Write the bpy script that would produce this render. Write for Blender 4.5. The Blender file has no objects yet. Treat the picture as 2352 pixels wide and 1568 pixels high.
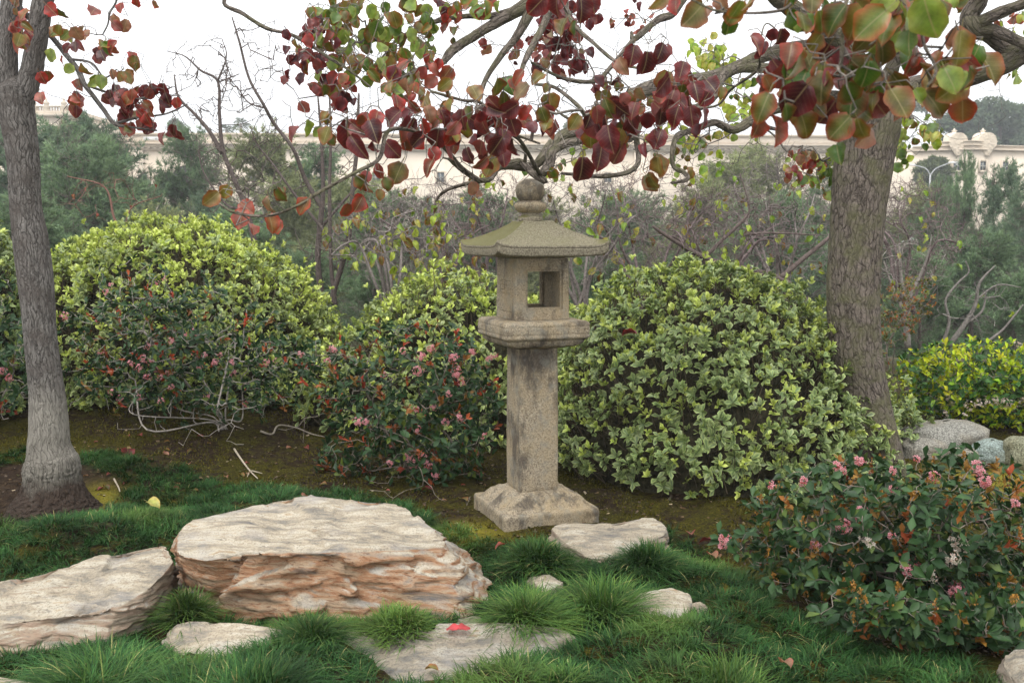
import bpy, math, random
import numpy as np
from mathutils import Matrix, Vector
S = bpy.context.scene
RND = random.Random(7)
NR = np.random.default_rng(11)
rad = math.radians

# ------------------------------------------------------------------ camera, sky, light
CAM_H = 1.54
PITCH = math.atan(244 / 2287.0)
FPX = 35.0 / 36.0 * 2352.0
cam = bpy.data.objects.new('camera', bpy.data.cameras.new('camera'))
S.collection.objects.link(cam)
cam.location = (0, 0, CAM_H)
cam.rotation_euler = (math.pi / 2 - PITCH, 0, 0)
cam.data.lens = 35; cam.data.sensor_width = 36
cam.data.clip_start = 0.05; cam.data.clip_end = 3000
cam.data.dof.use_dof = True
cam.data.dof.focus_distance = 5.25
cam.data.dof.aperture_fstop = 7.0
S.camera = cam

HAZE = .0014
SUN_EL, SUN_AZ = 58, 200
w = bpy.data.worlds.new('World'); S.world = w; w.use_nodes = True
nt = w.node_tree; nt.nodes.clear()
sky = nt.nodes.new('ShaderNodeTexSky'); sky.sky_type = 'NISHITA'; sky.sun_disc = False
sky.sun_elevation = rad(SUN_EL); sky.sun_rotation = rad(SUN_AZ)
sky.air_density = 1.0; sky.dust_density = 7.0; sky.ozone_density = 1.0
hs = nt.nodes.new('ShaderNodeHueSaturation'); hs.inputs['Saturation'].default_value = 0.12
mx = nt.nodes.new('ShaderNodeMixRGB'); mx.blend_type = 'MIX'; mx.inputs['Fac'].default_value = 0.75
mx.inputs['Color2'].default_value = (13.4, 13.5, 13.7, 1)
bg = nt.nodes.new('ShaderNodeBackground'); bg.inputs['Strength'].default_value = 0.14
ow = nt.nodes.new('ShaderNodeOutputWorld')
nt.links.new(sky.outputs[0], hs.inputs['Color']); nt.links.new(hs.outputs[0], mx.inputs['Color1'])
nt.links.new(mx.outputs[0], bg.inputs[0]); nt.links.new(bg.outputs[0], ow.inputs[0])

sl = bpy.data.lights.new('sun', 'SUN'); sl.energy = 1.5; sl.angle = rad(26); sl.color = (1, .97, .92)
so = bpy.data.objects.new('sun', sl); S.collection.objects.link(so)
so.rotation_euler = (rad(90 - SUN_EL), 0, rad(180 - SUN_AZ))
S.view_settings.view_transform = 'Standard'; S.view_settings.look = 'None'
S.view_settings.exposure = 0.22; S.view_settings.gamma = 1; S.view_settings.use_curve_mapping = False
S.render.engine = 'CYCLES'
S.cycles.max_bounces = 7; S.cycles.diffuse_bounces = 3; S.cycles.transmission_bounces = 3
S.cycles.transparent_max_bounces = 6; S.cycles.volume_bounces = 0

# ------------------------------------------------------------------ picture to place
cp, sp = math.cos(PITCH), math.sin(PITCH)
def rayd(px, py):
    cx = (px - 1176) / FPX; cy = (784 - py) / FPX
    return np.array([cx, cp + cy * sp, -sp + cy * cp])
def W(px, py, y):
    d = rayd(px, py); return d * (y / d[1]) + np.array([0, 0, CAM_H])
def G(px, py, z):
    d = rayd(px, py); return d * ((z - CAM_H) / d[2]) + np.array([0, 0, CAM_H])
def proj(P):
    P = np.asarray(P, float); q = P - np.array([0, 0, CAM_H])
    zf = q[..., 1] * cp - q[..., 2] * sp; up = q[..., 1] * sp + q[..., 2] * cp
    zf = np.maximum(zf, 1e-3)
    return np.stack([1176 + FPX * q[..., 0] / zf, 784 - FPX * up / zf], -1)

# ------------------------------------------------------------------ noise
_perm = np.random.default_rng(3).permutation(256); _perm = np.concatenate([_perm, _perm, _perm])
_g = np.random.default_rng(4).normal(size=(256, 3)); _g /= np.linalg.norm(_g, axis=1)[:, None]
def noise3(p):
    p = np.asarray(p, float); i = np.floor(p).astype(int); f = p - i; i &= 255
    u = f * f * f * (f * (f * 6 - 15) + 10); r = 0
    for dx in (0, 1):
        wx = u[..., 0] if dx else 1 - u[..., 0]
        for dy in (0, 1):
            wy = u[..., 1] if dy else 1 - u[..., 1]
            for dz in (0, 1):
                wz = u[..., 2] if dz else 1 - u[..., 2]
                h = _perm[_perm[_perm[(i[..., 0] + dx) & 255] + ((i[..., 1] + dy) & 255)] + ((i[..., 2] + dz) & 255)]
                g = _g[h]
                r = r + wx * wy * wz * (g[..., 0] * (f[..., 0] - dx) + g[..., 1] * (f[..., 1] - dy) + g[..., 2] * (f[..., 2] - dz))
    return r
def fbm(p, o=4, l=2.0, g=0.5):
    a = 1; r = 0; p = np.asarray(p, float)
    for k in range(o):
        r = r + a * noise3(p + 17.3 * k); p = p * l; a *= g
    return r
def sst(x):
    x = np.clip(x, 0, 1); return x * x * (3 - 2 * x)

# ------------------------------------------------------------------ mesh building
def tag(o, label=None, cat=None, group=None, kind=None):
    if label: o['label'] = label
    if cat: o['category'] = cat
    if group: o['group'] = group
    if kind: o['kind'] = kind
    return o
def thing(name, loc, label, cat, group=None):
    o = bpy.data.objects.new(name, None); S.collection.objects.link(o)
    o.location = tuple(float(v) for v in loc); o.empty_display_size = .1
    return tag(o, label, cat, group)
class Acc:
    def __init__(s): s.V = []; s.F = []; s.C = []; s.B = []; s.n = 0; s.cnt = []
    def add(s, V, F, C=None, B=None):
        V = np.asarray(V, float).reshape(-1, 3); s.V.append(V)
        for f in (F if isinstance(F, list) else [F]):
            f = np.asarray(f, int)
            if len(f): s.F.append(f + s.n)
        if C is None: C = np.ones((len(V), 3)) * .5
        C = np.asarray(C, float)
        if C.ndim == 1: C = np.tile(C, (len(V), 1))
        s.C.append(C); s.B.append(np.zeros((len(V), 3)) if B is None else B); s.n += len(V)
    def mesh(s, name, mat, off=(0, 0, 0), smooth=True):
        V = np.concatenate(s.V) - np.asarray(off, float); C = np.concatenate(s.C); B = np.concatenate(s.B)
        me = bpy.data.meshes.new(name)
        me.vertices.add(len(V)); me.vertices.foreach_set('co', V.astype(np.float32).ravel())
        ls = []; st = []; k = 0
        for f in s.F:
            ls.append(f.ravel()); st.append(k + np.arange(len(f)) * f.shape[1]); k += f.size
        ls = np.concatenate(ls); st = np.concatenate(st)
        me.loops.add(len(ls)); me.loops.foreach_set('vertex_index', ls.astype(np.int32))
        me.polygons.add(len(st)); me.polygons.foreach_set('loop_start', st.astype(np.int32))
        me.update(calc_edges=True)
        if smooth: me.polygons.foreach_set('use_smooth', np.ones(len(st), bool))
        a = me.color_attributes.new('Col', 'FLOAT_COLOR', 'POINT')
        a.data.foreach_set('color', np.concatenate([C, np.ones((len(C), 1))], 1).astype(np.float32).ravel())
        b = me.attributes.new('bk', 'FLOAT_VECTOR', 'POINT'); b.data.foreach_set('vector', B.astype(np.float32).ravel())
        if mat: me.materials.append(mat)
        me.validate(clean_customdata=False)
        return me
    def build(s, name, mat, parent=None, smooth=True, loc=None):
        off = (0, 0, 0)
        if parent is not None: off = tuple(parent.location)
        if loc is not None: off = loc
        o = bpy.data.objects.new(name, s.mesh(name, mat, off, smooth)); S.collection.objects.link(o)
        if parent is not None: o.parent = parent
        elif loc is not None: o.location = tuple(float(v) for v in loc)
        return o
def subpart(acc, name, mat, part, smooth=True):
    o = bpy.data.objects.new(name, acc.mesh(name, mat, tuple(part.parent.location), smooth)); S.collection.objects.link(o)
    o.parent = part; return o
def boxv(x0, x1, y0, y1, z0, z1):
    V = np.array([[x0, y0, z0], [x1, y0, z0], [x1, y1, z0], [x0, y1, z0], [x0, y0, z1], [x1, y0, z1], [x1, y1, z1], [x0, y1, z1]], float)
    F = np.array([[0, 3, 2, 1], [4, 5, 6, 7], [0, 1, 5, 4], [1, 2, 6, 5], [2, 3, 7, 6], [3, 0, 4, 7]])
    return V, F
def bxr(acc, x0, x1, y0, y1, z0, z1, c=None, M=None):
    V, F = boxv(x0, x1, y0, y1, z0, z1)
    if M is not None: V = M(V)
    acc.add(V, F, c)
def ringfaces(nr, n, closed=True):
    i = np.arange(nr - 1)[:, None] * n; j = np.arange(n if closed else n - 1)[None]
    a = i + j; b = i + (j + 1) % n
    return np.stack([a, b, b + n, a + n], -1).reshape(-1, 4)
def catmull(P, m):
    P = np.asarray(P, float); n = len(P)
    Q = np.concatenate([2 * P[:1] - P[1:2], P, 2 * P[-1:] - P[-2:-1]])
    out = []
    for k in range(n - 1):
        t = np.linspace(0, 1, m, endpoint=False)[:, None]
        a, b, c, d = Q[k], Q[k + 1], Q[k + 2], Q[k + 3]
        out.append(.5 * (2 * b + (c - a) * t + (2 * a - 5 * b + 4 * c - d) * t * t + (3 * b - a - 3 * c + d) * t ** 3))
    out.append(P[-1:]); return np.concatenate(out)
def tube(acc, P, R, n=8, col=(.3, .3, .3), disp=None, cap=True):
    P = np.asarray(P, float); R = np.asarray(R, float)
    T = np.gradient(P, axis=0); T /= np.linalg.norm(T, axis=1)[:, None] + 1e-9
    u = np.cross(T[0], [0, 1, 0.1]); u /= np.linalg.norm(u) + 1e-9
    U = []
    for t in T:
        u = u - t * np.dot(u, t); u /= np.linalg.norm(u) + 1e-9; U.append(u)
    U = np.array(U); Vv = np.cross(T, U)
    th = np.linspace(0, 2 * np.pi, n, endpoint=False)
    L = np.concatenate([[0], np.cumsum(np.linalg.norm(np.diff(P, axis=0), axis=1))])
    r0 = R[:, None] * np.ones(n)
    B = np.stack([r0 * np.cos(th), r0 * np.sin(th), np.tile(L[:, None], (1, n))], -1)
    if disp is not None: r0 = r0 + disp(B)
    V = P[:, None] + U[:, None] * (r0 * np.cos(th))[..., None] + Vv[:, None] * (r0 * np.sin(th))[..., None]
    F = [ringfaces(len(P), n)]
    V = V.reshape(-1, 3); B = B.reshape(-1, 3)
    if cap:
        k = len(V); V = np.concatenate([V, P[-1:] + T[-1:] * R[-1], P[:1]]); B = np.concatenate([B, B[-1:], B[:1]])
        j = np.arange(n); F.append(np.stack([k - n + j, k - n + (j + 1) % n, np.full(n, k)], -1))
        F.append(np.stack([(j + 1) % n, j, np.full(n, k + 1)], -1))
    acc.add(V, F, np.asarray(col, float), B)
def segs(acc, A, Bp, ra, rb, n=4, col=(.3, .3, .3)):
    A = np.asarray(A); Bp = np.asarray(Bp); T = Bp - A; L = np.linalg.norm(T, axis=1)[:, None] + 1e-9; T = T / L
    h = np.where(np.abs(T[:, 2:3]) < .9, np.array([[0, 0, 1.]]), np.array([[1., 0, 0]]))
    U = np.cross(T, h); U /= np.linalg.norm(U, axis=1)[:, None]; Vv = np.cross(T, U)
    th = np.linspace(0, 2 * np.pi, n, endpoint=False); c = np.cos(th); s = np.sin(th)
    D = U[:, None] * c[None, :, None] + Vv[:, None] * s[None, :, None]
    ext = T * (ra[:, None] * .4)
    V = np.stack([(A - ext)[:, None] + D * ra[:, None, None], (Bp)[:, None] + D * rb[:, None, None]], 1)
    m = len(A); j = np.arange(n); base = np.arange(m)[:, None] * 2 * n
    F = np.stack([base + j, base + (j + 1) % n, base + n + (j + 1) % n, base + n + j], -1).reshape(-1, 4)
    Bk = D * ra[:, None, None]; Bk = np.stack([Bk, Bk + np.array([0, 0, 1.]) * L[:, None]], 1) + A[:, None, None] * .3
    col = np.asarray(col, float)
    C = col if col.ndim == 1 else np.repeat(col, 2 * n, axis=0)
    acc.add(V.reshape(-1, 3), F, C, Bk.reshape(-1, 3))

# growth of thin wood: connects every tip to the nearest wood already there
class Wood:
    def __init__(s): s.P = []; s.par = []; s.rm = []; s.fix = []
    def path(s, pts, rads=None, join=True, fixed=True):
        prev = -1
        if join and s.P:
            A = np.array(s.P); prev = int(np.argmin(np.linalg.norm(A - pts[0], axis=1)))
        for k, p in enumerate(pts):
            s.P.append(np.array(p, float)); s.par.append(prev); prev = len(s.P) - 1
            s.rm.append(0 if rads is None else float(rads[k])); s.fix.append(fixed)
        return prev
    def grow(s, tips, step=.09, jit=.25, sag=0.0, pref=0.15, gen0=0):
        tips = np.asarray(tips, float)
        n0 = len(s.P); cap = n0 + int(len(tips) * 40) + 10
        A = np.zeros((cap, 3)); A[:n0] = np.array(s.P); D = np.zeros(cap); n = n0
        d0 = np.array([np.min(np.linalg.norm(A[:n0] - t, axis=1)) for t in tips])
        ends = np.zeros(len(tips), int)
        for q in np.argsort(d0):
            t = tips[q]; dd = np.linalg.norm(A[:n] - t, axis=1)
            j = int(np.argmin(dd + pref * D[:n])); L = dd[j]
            k = int(np.clip(math.ceil(L / step), 2, 30))
            a = A[j].copy(); off = NR.normal(size=3) * L * jit
            # leave the wood in a direction that starts outward, arrive from above or below
            mid = (a + t) / 2 + off + np.array([0, 0, -sag * L])
            prev = j
            for i in range(1, k + 1):
                u = i / k; p = (1 - u) ** 2 * a + 2 * u * (1 - u) * mid + u * u * t
                if i < k: p = p + NR.normal(size=3) * step * .13
                A[n] = p; D[n] = D[j] + L * u; s.P.append(p); s.par.append(prev); s.rm.append(0); s.fix.append(False)
                prev = n; n += 1
            ends[q] = prev
        return ends
    def mesh(s, acc, rtip=.0015, e=2.4, n=4, col=(.3, .3, .3), rmax=1, skipfixed=True, colf=None):
        N = len(s.P); P = np.array(s.P); par = np.array(s.par); acc_r = np.zeros(N)
        for i in range(N - 1, -1, -1):
            if acc_r[i] == 0: acc_r[i] = rtip ** e
            if par[i] >= 0: acc_r[par[i]] += acc_r[i] * (1.0 if par[i] != i - 1 else 1.0)
        r = np.minimum(acc_r ** (1 / e), rmax)
        rm = np.array(s.rm); r = np.where(rm > 0, rm, r)
        i = np.array([k for k in range(N) if par[k] >= 0 and not (skipfixed and s.fix[k])])
        if len(i) == 0: return r
        ra = np.minimum(r[par[i]], r[i] * 1.35)
        ra = np.where(np.array(s.fix)[par[i]] , r[i] * 1.25, ra)
        c = col if colf is None else colf(P[i], r[i])
        segs(acc, P[par[i]], P[i], ra, r[i], n, c)
        return r

# ------------------------------------------------------------------ leaves
def frames(d, nrm):
    d = d / (np.linalg.norm(d, axis=-1, keepdims=True) + 1e-9)
    x = np.cross(d, nrm); x /= np.linalg.norm(x, axis=-1, keepdims=True) + 1e-9
    z = np.cross(x, d); return np.stack([x, d, z], -1)       # columns: across, along, normal
def leaf_small(wd=.45, cup=.12, peak=.62):
    w2 = wd / 2
    V = np.array([[0, 0, 0], [-w2 * .62, .33, cup * .5], [0, .33, -.02], [w2 * .62, .33, cup * .5],
                  [-w2, peak, cup], [0, peak, 0], [w2, peak, cup], [0, 1, -.05]], float)
    F = [np.array([[0, 2, 1], [0, 3, 2], [4, 5, 7], [5, 6, 7]]), np.array([[1, 2, 5, 4], [2, 3, 6, 5]])]
    E = np.array([.1, .8, 0, .8, 1, 0, 1, .9]); return V, F, E
def leaf_big(seed=0, wd=.82, fold=.15, curl=.2, pet=.28):
    r = np.random.default_rng(seed)
    ts = np.array([0, .03, .09, .17, .27, .38, .50, .61, .71, .80, .88, .94, 1.0])
    hw = np.array([.0, .17, .31, .41, .475, .5, .49, .455, .395, .315, .215, .125, 0.0]) * wd
    cols = np.array([-1, -.5, 0, .5, 1])
    V = []; E = []
    ph = r.uniform(0, 6, 3)
    for a, (t, h) in enumerate(zip(ts, hw)):
        for c in cols:
            x = h * c * (1 + .05 * math.sin(t * 17 + ph[0] + c) + (.05 * math.sin(t * 61 + ph[2]) if abs(c) == 1 else 0)); y = t + pet + (.02 * abs(c) if a < 2 else 0) - (.07 * abs(c) if a == 1 else 0)
            z = fold * abs(c) * h * 2 - curl * (t - .3) ** 2 + .05 * abs(c) * math.sin(t * 11 + ph[1] + 2 * c)
            V.append([x, y, z]); E.append(max(abs(c) ** 2, max(0, (t - .8) / .2)) if 0 < a else abs(c) * .3)
    V = np.array(V); nr = len(ts); i = np.arange(nr - 1)[:, None] * 5; j = np.arange(4)[None]
    F = [np.stack([i + j, i + j + 1, i + j + 6, i + j + 5], -1).reshape(-1, 4)]
    k = len(V); w2 = .014
    V = np.concatenate([V, [[-w2, 0, .03], [w2, 0, .03], [-w2, pet + .02, 0], [w2, pet + .02, 0]]]); E = np.array(E + [0, 0, 0, 0])
    F.append(np.array([[k, k + 1, k + 3, k + 2]]))
    return V, F, E
def place(acc, tpl, P, R, Sc, c0, c1):
    V, F, E = tpl; n = len(P); k = len(V)
    if n == 0: return
    X = np.einsum('nij,kj->nki', R, V) * Sc[:, None, None] + P[:, None]
    C = c0[:, None] * (1 - E)[None, :, None] + c1[:, None] * E[None, :, None]
    Fs = [((np.arange(n) * k)[:, None, None] + f[None]).reshape(-1, f.shape[1]) for f in F]
    acc.add(X.reshape(-1, 3), Fs, C.reshape(-1, 3))
def leaf_objs(root, name, meshes, idx, P, R, Sc):
    L = np.array(root.location); I = Matrix.Identity(4)
    for q in range(len(P)):
        o = bpy.data.objects.new(name, meshes[idx[q]]); S.collection.objects.link(o)
        o.parent = root
        M = np.eye(4); M[:3, :3] = R[q] * Sc[q]; M[:3, 3] = P[q] - L
        o.matrix_local = Matrix(M.tolist())
def tpl_mesh(name, tpl, c0, c1, mat):
    a = Acc(); C = np.asarray(c0)[None] * (1 - tpl[2])[:, None] + np.asarray(c1)[None] * tpl[2][:, None]
    a.add(tpl[0], tpl[1], C, np.stack([tpl[0][:, 0], tpl[0][:, 1], np.ones(len(C))], -1)); return a.mesh(name, mat)

# ------------------------------------------------------------------ materials
class NT:
    def __init__(s, name):
        s.m = bpy.data.materials.new(name); s.m.use_nodes = True; s.t = s.m.node_tree; s.t.nodes.clear()
        s.out = s.t.nodes.new('ShaderNodeOutputMaterial')
    def n(s, typ, **kw):
        nd = s.t.nodes.new('ShaderNode' + typ)
        for k, v in kw.items():
            if k in nd.inputs: s.set(nd.inputs[k], v)
            else: setattr(nd, k, v)
        return nd
    def set(s, i, v):
        if isinstance(v, bpy.types.NodeSocket): s.t.links.new(v, i)
        elif isinstance(v, tuple) and len(v) == 3 and i.type == 'RGBA': i.default_value = (*v, 1)
        else: i.default_value = v
    def noise(s, vec, scale, detail=4, rough=.55, dist=0):
        nd = s.n('TexNoise', Scale=scale, Detail=detail, Roughness=rough, Distortion=dist); s.set(nd.inputs['Vector'], vec); return nd.outputs['Fac']
    def vor(s, vec, scale, feature='F1', out='Distance'):
        nd = s.n('TexVoronoi', feature=feature, Scale=scale); s.set(nd.inputs['Vector'], vec); return nd.outputs[out]
    def map(s, vec, sc=(1, 1, 1), rot=(0, 0, 0), loc=(0, 0, 0)):
        nd = s.n('Mapping'); s.set(nd.inputs['Vector'], vec); nd.inputs['Scale'].default_value = sc; nd.inputs['Rotation'].default_value = rot; nd.inputs['Location'].default_value = loc; return nd.outputs[0]
    def ramp(s, f, *stops):
        nd = s.n('ValToRGB'); s.set(nd.inputs[0], f); e = nd.color_ramp.elements
        while len(e) < len(stops): e.new(.5)
        for k, (p, c) in enumerate(stops):
            e[k].position = p; e[k].color = (*c, 1) if isinstance(c, tuple) else (c, c, c, 1)
        return nd.outputs[0]
    def mix(s, f, a, b, mode='MIX'):
        nd = s.n('MixRGB', blend_type=mode); s.set(nd.inputs[0], f); s.set(nd.inputs[1], a); s.set(nd.inputs[2], b); return nd.outputs[0]
    def math(s, op, a, b=0, clamp=False):
        nd = s.n('Math', operation=op, use_clamp=clamp); s.set(nd.inputs[0], a); s.set(nd.inputs[1], b); return nd.outputs[0]
    def bump(s, h, dist=.01, st=1, nrm=None):
        nd = s.n('Bump'); s.set(nd.inputs['Height'], h); nd.inputs['Distance'].default_value = dist; nd.inputs['Strength'].default_value = st
        if nrm is not None: s.set(nd.inputs['Normal'], nrm)
        return nd.outputs[0]
    def obj(s): return s.n('TexCoord').outputs['Object']
    def pos(s): return s.n('NewGeometry').outputs['Position']
    def attr(s, a, out='Color'): nd = s.n('Attribute'); nd.attribute_name = a; return nd.outputs[out]
    def pbr(s, col, rough=.8, nrm=None, spec=.3, transl=None, tw=.3):
        p = s.n('BsdfPrincipled'); s.set(p.inputs['Base Color'], col); s.set(p.inputs['Roughness'], rough)
        p.inputs['Specular IOR Level'].default_value = spec
        if nrm is not None: s.set(p.inputs['Normal'], nrm)
        o = p.outputs[0]
        if transl is not None:
            t = s.n('BsdfTranslucent'); s.set(t.inputs['Color'], transl)
            m = s.n('MixShader'); m.inputs[0].default_value = tw; s.t.links.new(o, m.inputs[1]); s.t.links.new(t.outputs[0], m.inputs[2]); o = m.outputs[0]
        s.t.links.new(o, s.out.inputs['Surface']); return s.m
def leafmat(name, rough=.45, spec=.35, tw=.3, nz=14, amp=.35, veins=False):
    t = NT(name); c = t.attr('Col'); p = t.pos()
    n = t.noise(p, nz, 3); f = t.ramp(n, (.3, 1 - amp), (.7, 1 + amp))
    c = t.mix(1.0, c, f, 'MULTIPLY')
    sp_ = t.noise(p, 160, 3, .7); c = t.mix(t.ramp(sp_, (.60, 0.), (.72, .45)), c, (.10, .06, .02))
    if veins:
        b = t.n('SeparateXYZ'); t.set(b.inputs[0], t.attr('bk', 'Vector')); ax = t.math('ABSOLUTE', b.outputs[0])
        mid = t.ramp(ax, (.010, 1.), (.028, 0.)); lat = t.ramp(t.math('ABSOLUTE', t.math('SINE', t.math('MULTIPLY', t.math('SUBTRACT', b.outputs[1], t.math('MULTIPLY', ax, .7)), 24.))), (.02, 1.), (.16, 0.))
        vv = t.math('MULTIPLY', t.math('MAXIMUM', mid, t.math('MULTIPLY', lat, .5)), b.outputs[2]); c = t.mix(t.math('MULTIPLY', vv, .45), c, (.36, .27, .14))
    tc = t.mix(1.0, c, (1.25, 1.2, .9), 'MULTIPLY')
    return t.pbr(c, rough, t.bump(t.noise(p, 60, 3), .002, .5), spec, tc, tw)
M = {}
M['leaf'] = leafmat('hedge_leaf', .40, .45, .15)
M['dleaf'] = leafmat('shrub_leaf', .45, .28, .10)
M['pear'] = leafmat('tree_leaf', .42, .45, .24, 30, .4, True)
M['needle'] = leafmat('needle_foliage', .7, .15, .3, .7, .35)
M['grass'] = leafmat('grass_blade', .6, .15, .16, 5, .45)
M['petal'] = leafmat('petal', .6, .2, .4, 20, .1)
def barkmat(name, c1, c2, c3, sc=(60, 60, 12), dist=.012, lichen=None, low=None):
    t = NT(name); b = t.attr('bk', 'Vector')
    wd_ = t.n('TexNoise', Scale=14.0, Detail=4); t.set(wd_.inputs['Vector'], b); w2_ = t.n('VectorMath', operation='SCALE'); t.set(w2_.inputs[0], wd_.outputs['Color']); w2_.inputs['Scale'].default_value = .045; w3_ = t.n('VectorMath', operation='ADD'); t.set(w3_.inputs[0], b); t.set(w3_.inputs[1], w2_.outputs[0]); b = w3_.outputs[0]
    v = t.map(b, sc)
    r = t.vor(v, 1.0, 'DISTANCE_TO_EDGE'); n = t.noise(v, 1.6, 6, .65, .6); n2 = t.noise(b, 9, 5, .6)
    r2 = t.vor(t.map(b, (sc[0] * 2.3, sc[1] * 2.3, sc[2] * 2.8)), 1.0, 'DISTANCE_TO_EDGE'); h = t.mix(.45, t.mix(.35, t.ramp(r, (0., 0.), (.16, 1.)), t.ramp(r2, (0., 0.), (.14, 1.))), n)
    c = t.mix(t.ramp(h, (.25, 0.), (.75, 1.)), c1, c2); c = t.mix(t.ramp(n2, (.42, 0.), (.68, 1.)), c, c3)
    if lichen: c = t.mix(t.ramp(t.noise(b, 24, 5, .7), (.56, 0.), (.66, .75)), c, lichen)
    if low:
        z = t.n('SeparateXYZ'); t.set(z.inputs[0], t.pos()); zz = t.math('ADD', z.outputs[2], t.math('MULTIPLY', t.noise(b, 3, 4), .5))
        c = t.mix(t.ramp(zz, (.8, 1.), (1.25, 0.)), c, t.mix(t.ramp(h, (.2, .35), (.6, 1.)), (.05, .042, .035), low)); c = t.mix(t.ramp(zz, (.55, .75), (.64, 0.)), c, t.mix(t.ramp(h, (.25, 0.), (.6, 1.)), (.02, .016, .013), (.17, .155, .13))); c = t.mix(t.ramp(zz, (.42, 1.), (.50, 0.)), c, t.mix(t.noise(b, 60, 4), (.012, .008, .006), (.09, .065, .05)))
    return t.pbr(c, .9, t.bump(h, dist, .8), .15)
M['bark_right'] = barkmat('brown_bark', (.030, .024, .019), (.185, .155, .130), (.13, .125, .07), (40, 40, 9), .02)
M['bark_left'] = barkmat('grey_bark', (.035, .031, .028), (.20, .185, .17), (.11, .095, .085), (52, 52, 8), .02, None, (.27, .25, .215))
M['branch'] = barkmat('branch_bark', (.06, .052, .045), (.22, .20, .18), (.14, .13, .12), (90, 90, 30), .004)
def twigmat(name):
    t = NT(name); c = t.attr('Col'); n = t.noise(t.pos(), 45, 4, .7)
    c = t.mix(1.0, c, t.ramp(n, (.3, .5), (.7, 1.4)), 'MULTIPLY'); return t.pbr(c, .85, t.bump(n, .002, .6), .2)
M['twig'] = twigmat('twig_bark')
def stonemat(name, kind):
    t = NT(name); p = t.obj()
    if kind == 'granite':
        a = t.noise(p, 120, 4, .8); b = t.noise(p, 5, 5, .6); c3 = t.noise(p, 14, 6, .65)
        c = t.ramp(a, (.34, (.075, .06, .042)), (.45, (.25, .205, .145)), (.58, (.40, .34, .245)), (.72, (.56, .50, .40)))
        c = t.mix(t.ramp(b, (.40, 0.), (.62, .55)), c, (.33, .25, .14))
        c = t.mix(t.ramp(t.noise(t.map(p, (1, 1, .45), loc=(3, 1, 7)), 7, 6, .7), (.50, 0.), (.62, .80)), c, (.065, .055, .047))
        sz = t.n('SeparateXYZ'); t.set(sz.inputs[0], p); st = t.ramp(t.math('ADD', t.math('MULTIPLY', t.noise(t.map(p, (1, 1, .3)), 13, 5, .7), .9), t.math('MULTIPLY', t.math('ABSOLUTE', t.math('SUBTRACT', sz.outputs[2], .86)), -1.3)), (.30, 0.), (.46, .8)); c = t.mix(st, c, (.05, .042, .038))
        c = t.mix(t.ramp(c3, (.50, 0.), (.66, .5)), c, (.24, .235, .20))
        hh = t.mix(.5, a, t.noise(p, 60, 5, .65)); return t.pbr(c, .92, t.bump(hh, .006, .9), .2)
    if kind == 'granite_moss':
        a = t.noise(p, 120, 4, .8); b = t.noise(p, 6, 5, .6)
        c = t.ramp(a, (.34, (.06, .05, .035)), (.45, (.19, .165, .12)), (.58, (.31, .275, .20)), (.72, (.45, .41, .33)))
        g = t.n('NewGeometry'); nn = t.n('SeparateXYZ'); t.set(nn.inputs[0], g.outputs['Normal'])
        x = t.n('SeparateXYZ'); t.set(x.inputs[0], p)
        m = t.math('ADD', t.math('MULTIPLY', nn.outputs[0], -.9), t.math('ADD', b, t.math('MULTIPLY', t.noise(p, 40, 4), .3)))
        up = t.ramp(nn.outputs[2], (.25, 0.), (.6, 1.))
        m = t.math('MULTIPLY', t.ramp(m, (.62, 0.), (.9, 1.)), up)
        c = t.mix(m, c, t.mix(t.noise(p, 70, 3), (.09, .085, .03), (.18, .165, .065)))
        c = t.mix(t.math('MULTIPLY', up, t.ramp(b, (.35, .15), (.7, .6))), c, (.20, .19, .10))
        hh = t.mix(.5, a, t.noise(p, 60, 5, .65)); return t.pbr(c, .93, t.bump(hh, .006, .9), .15)
    if kind == 'boulder':
        a = t.noise(p, 95, 4, .75); b = t.noise(p, 3, 4)
        c = t.ramp(a, (.36, (.05, .052, .05)), (.47, (.17, .17, .155)), (.55, (.27, .27, .25)), (.68, (.42, .42, .40)))
        c = t.mix(t.ramp(b, (.45, 0.), (.65, .5)), c, (.28, .24, .17))
        at = t.attr('Col'); c = t.mix(1.0, c, at, 'MULTIPLY')
        return t.pbr(c, .85, t.bump(t.mix(.5, a, t.noise(p, 20, 5)), .008, .8), .2)
    # layered schist: warm = amount of rust
    at = t.attr('Col'); sx = t.n('SeparateColor'); t.set(sx.inputs[0], at)
    tilt = t.map(p, (1, 1, 1), (rad(4), rad(-5), 0))
    warp = t.n('VectorMath', operation='ADD'); t.set(warp.inputs[0], t.map(tilt, (4.0, 4.0, 21)))
    wn = t.n('TexNoise', Scale=3.0, Detail=4); t.set(wn.inputs['Vector'], p)
    ws = t.n('VectorMath', operation='SCALE'); t.set(ws.inputs[0], wn.outputs['Color']); ws.inputs['Scale'].default_value = 1.3
    t.set(warp.inputs[1], ws.outputs[0]); v = warp.outputs[0]
    bands = t.noise(v, 1.0, 7, .66, .5); fine = t.noise(v, 4.5, 6, .75, .3); blot = t.noise(p, 4.2, 5, .6); gr = t.noise(p, 120, 4, .75)
    side = t.ramp(t.math('ADD', t.math('MULTIPLY', bands, .75), t.math('MULTIPLY', t.noise(p, 3.2, 4), .25)), (.30, (.07, .065, .062)), (.40, (.25, .18, .12)), (.46, (.40, .29, .19)), (.52, (.33, .17, .09)), (.57, (.42, .28, .18)), (.64, (.27, .24, .20)), (.74, (.46, .37, .27)))
    side = t.mix(t.ramp(fine, (.53, 0.), (.62, .75)), side, (.20, .075, .035)); side = t.mix(t.ramp(t.noise(v, 9, 6, .8), (.57, 0.), (.64, .8)), side, (.045, .035, .03))
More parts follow.
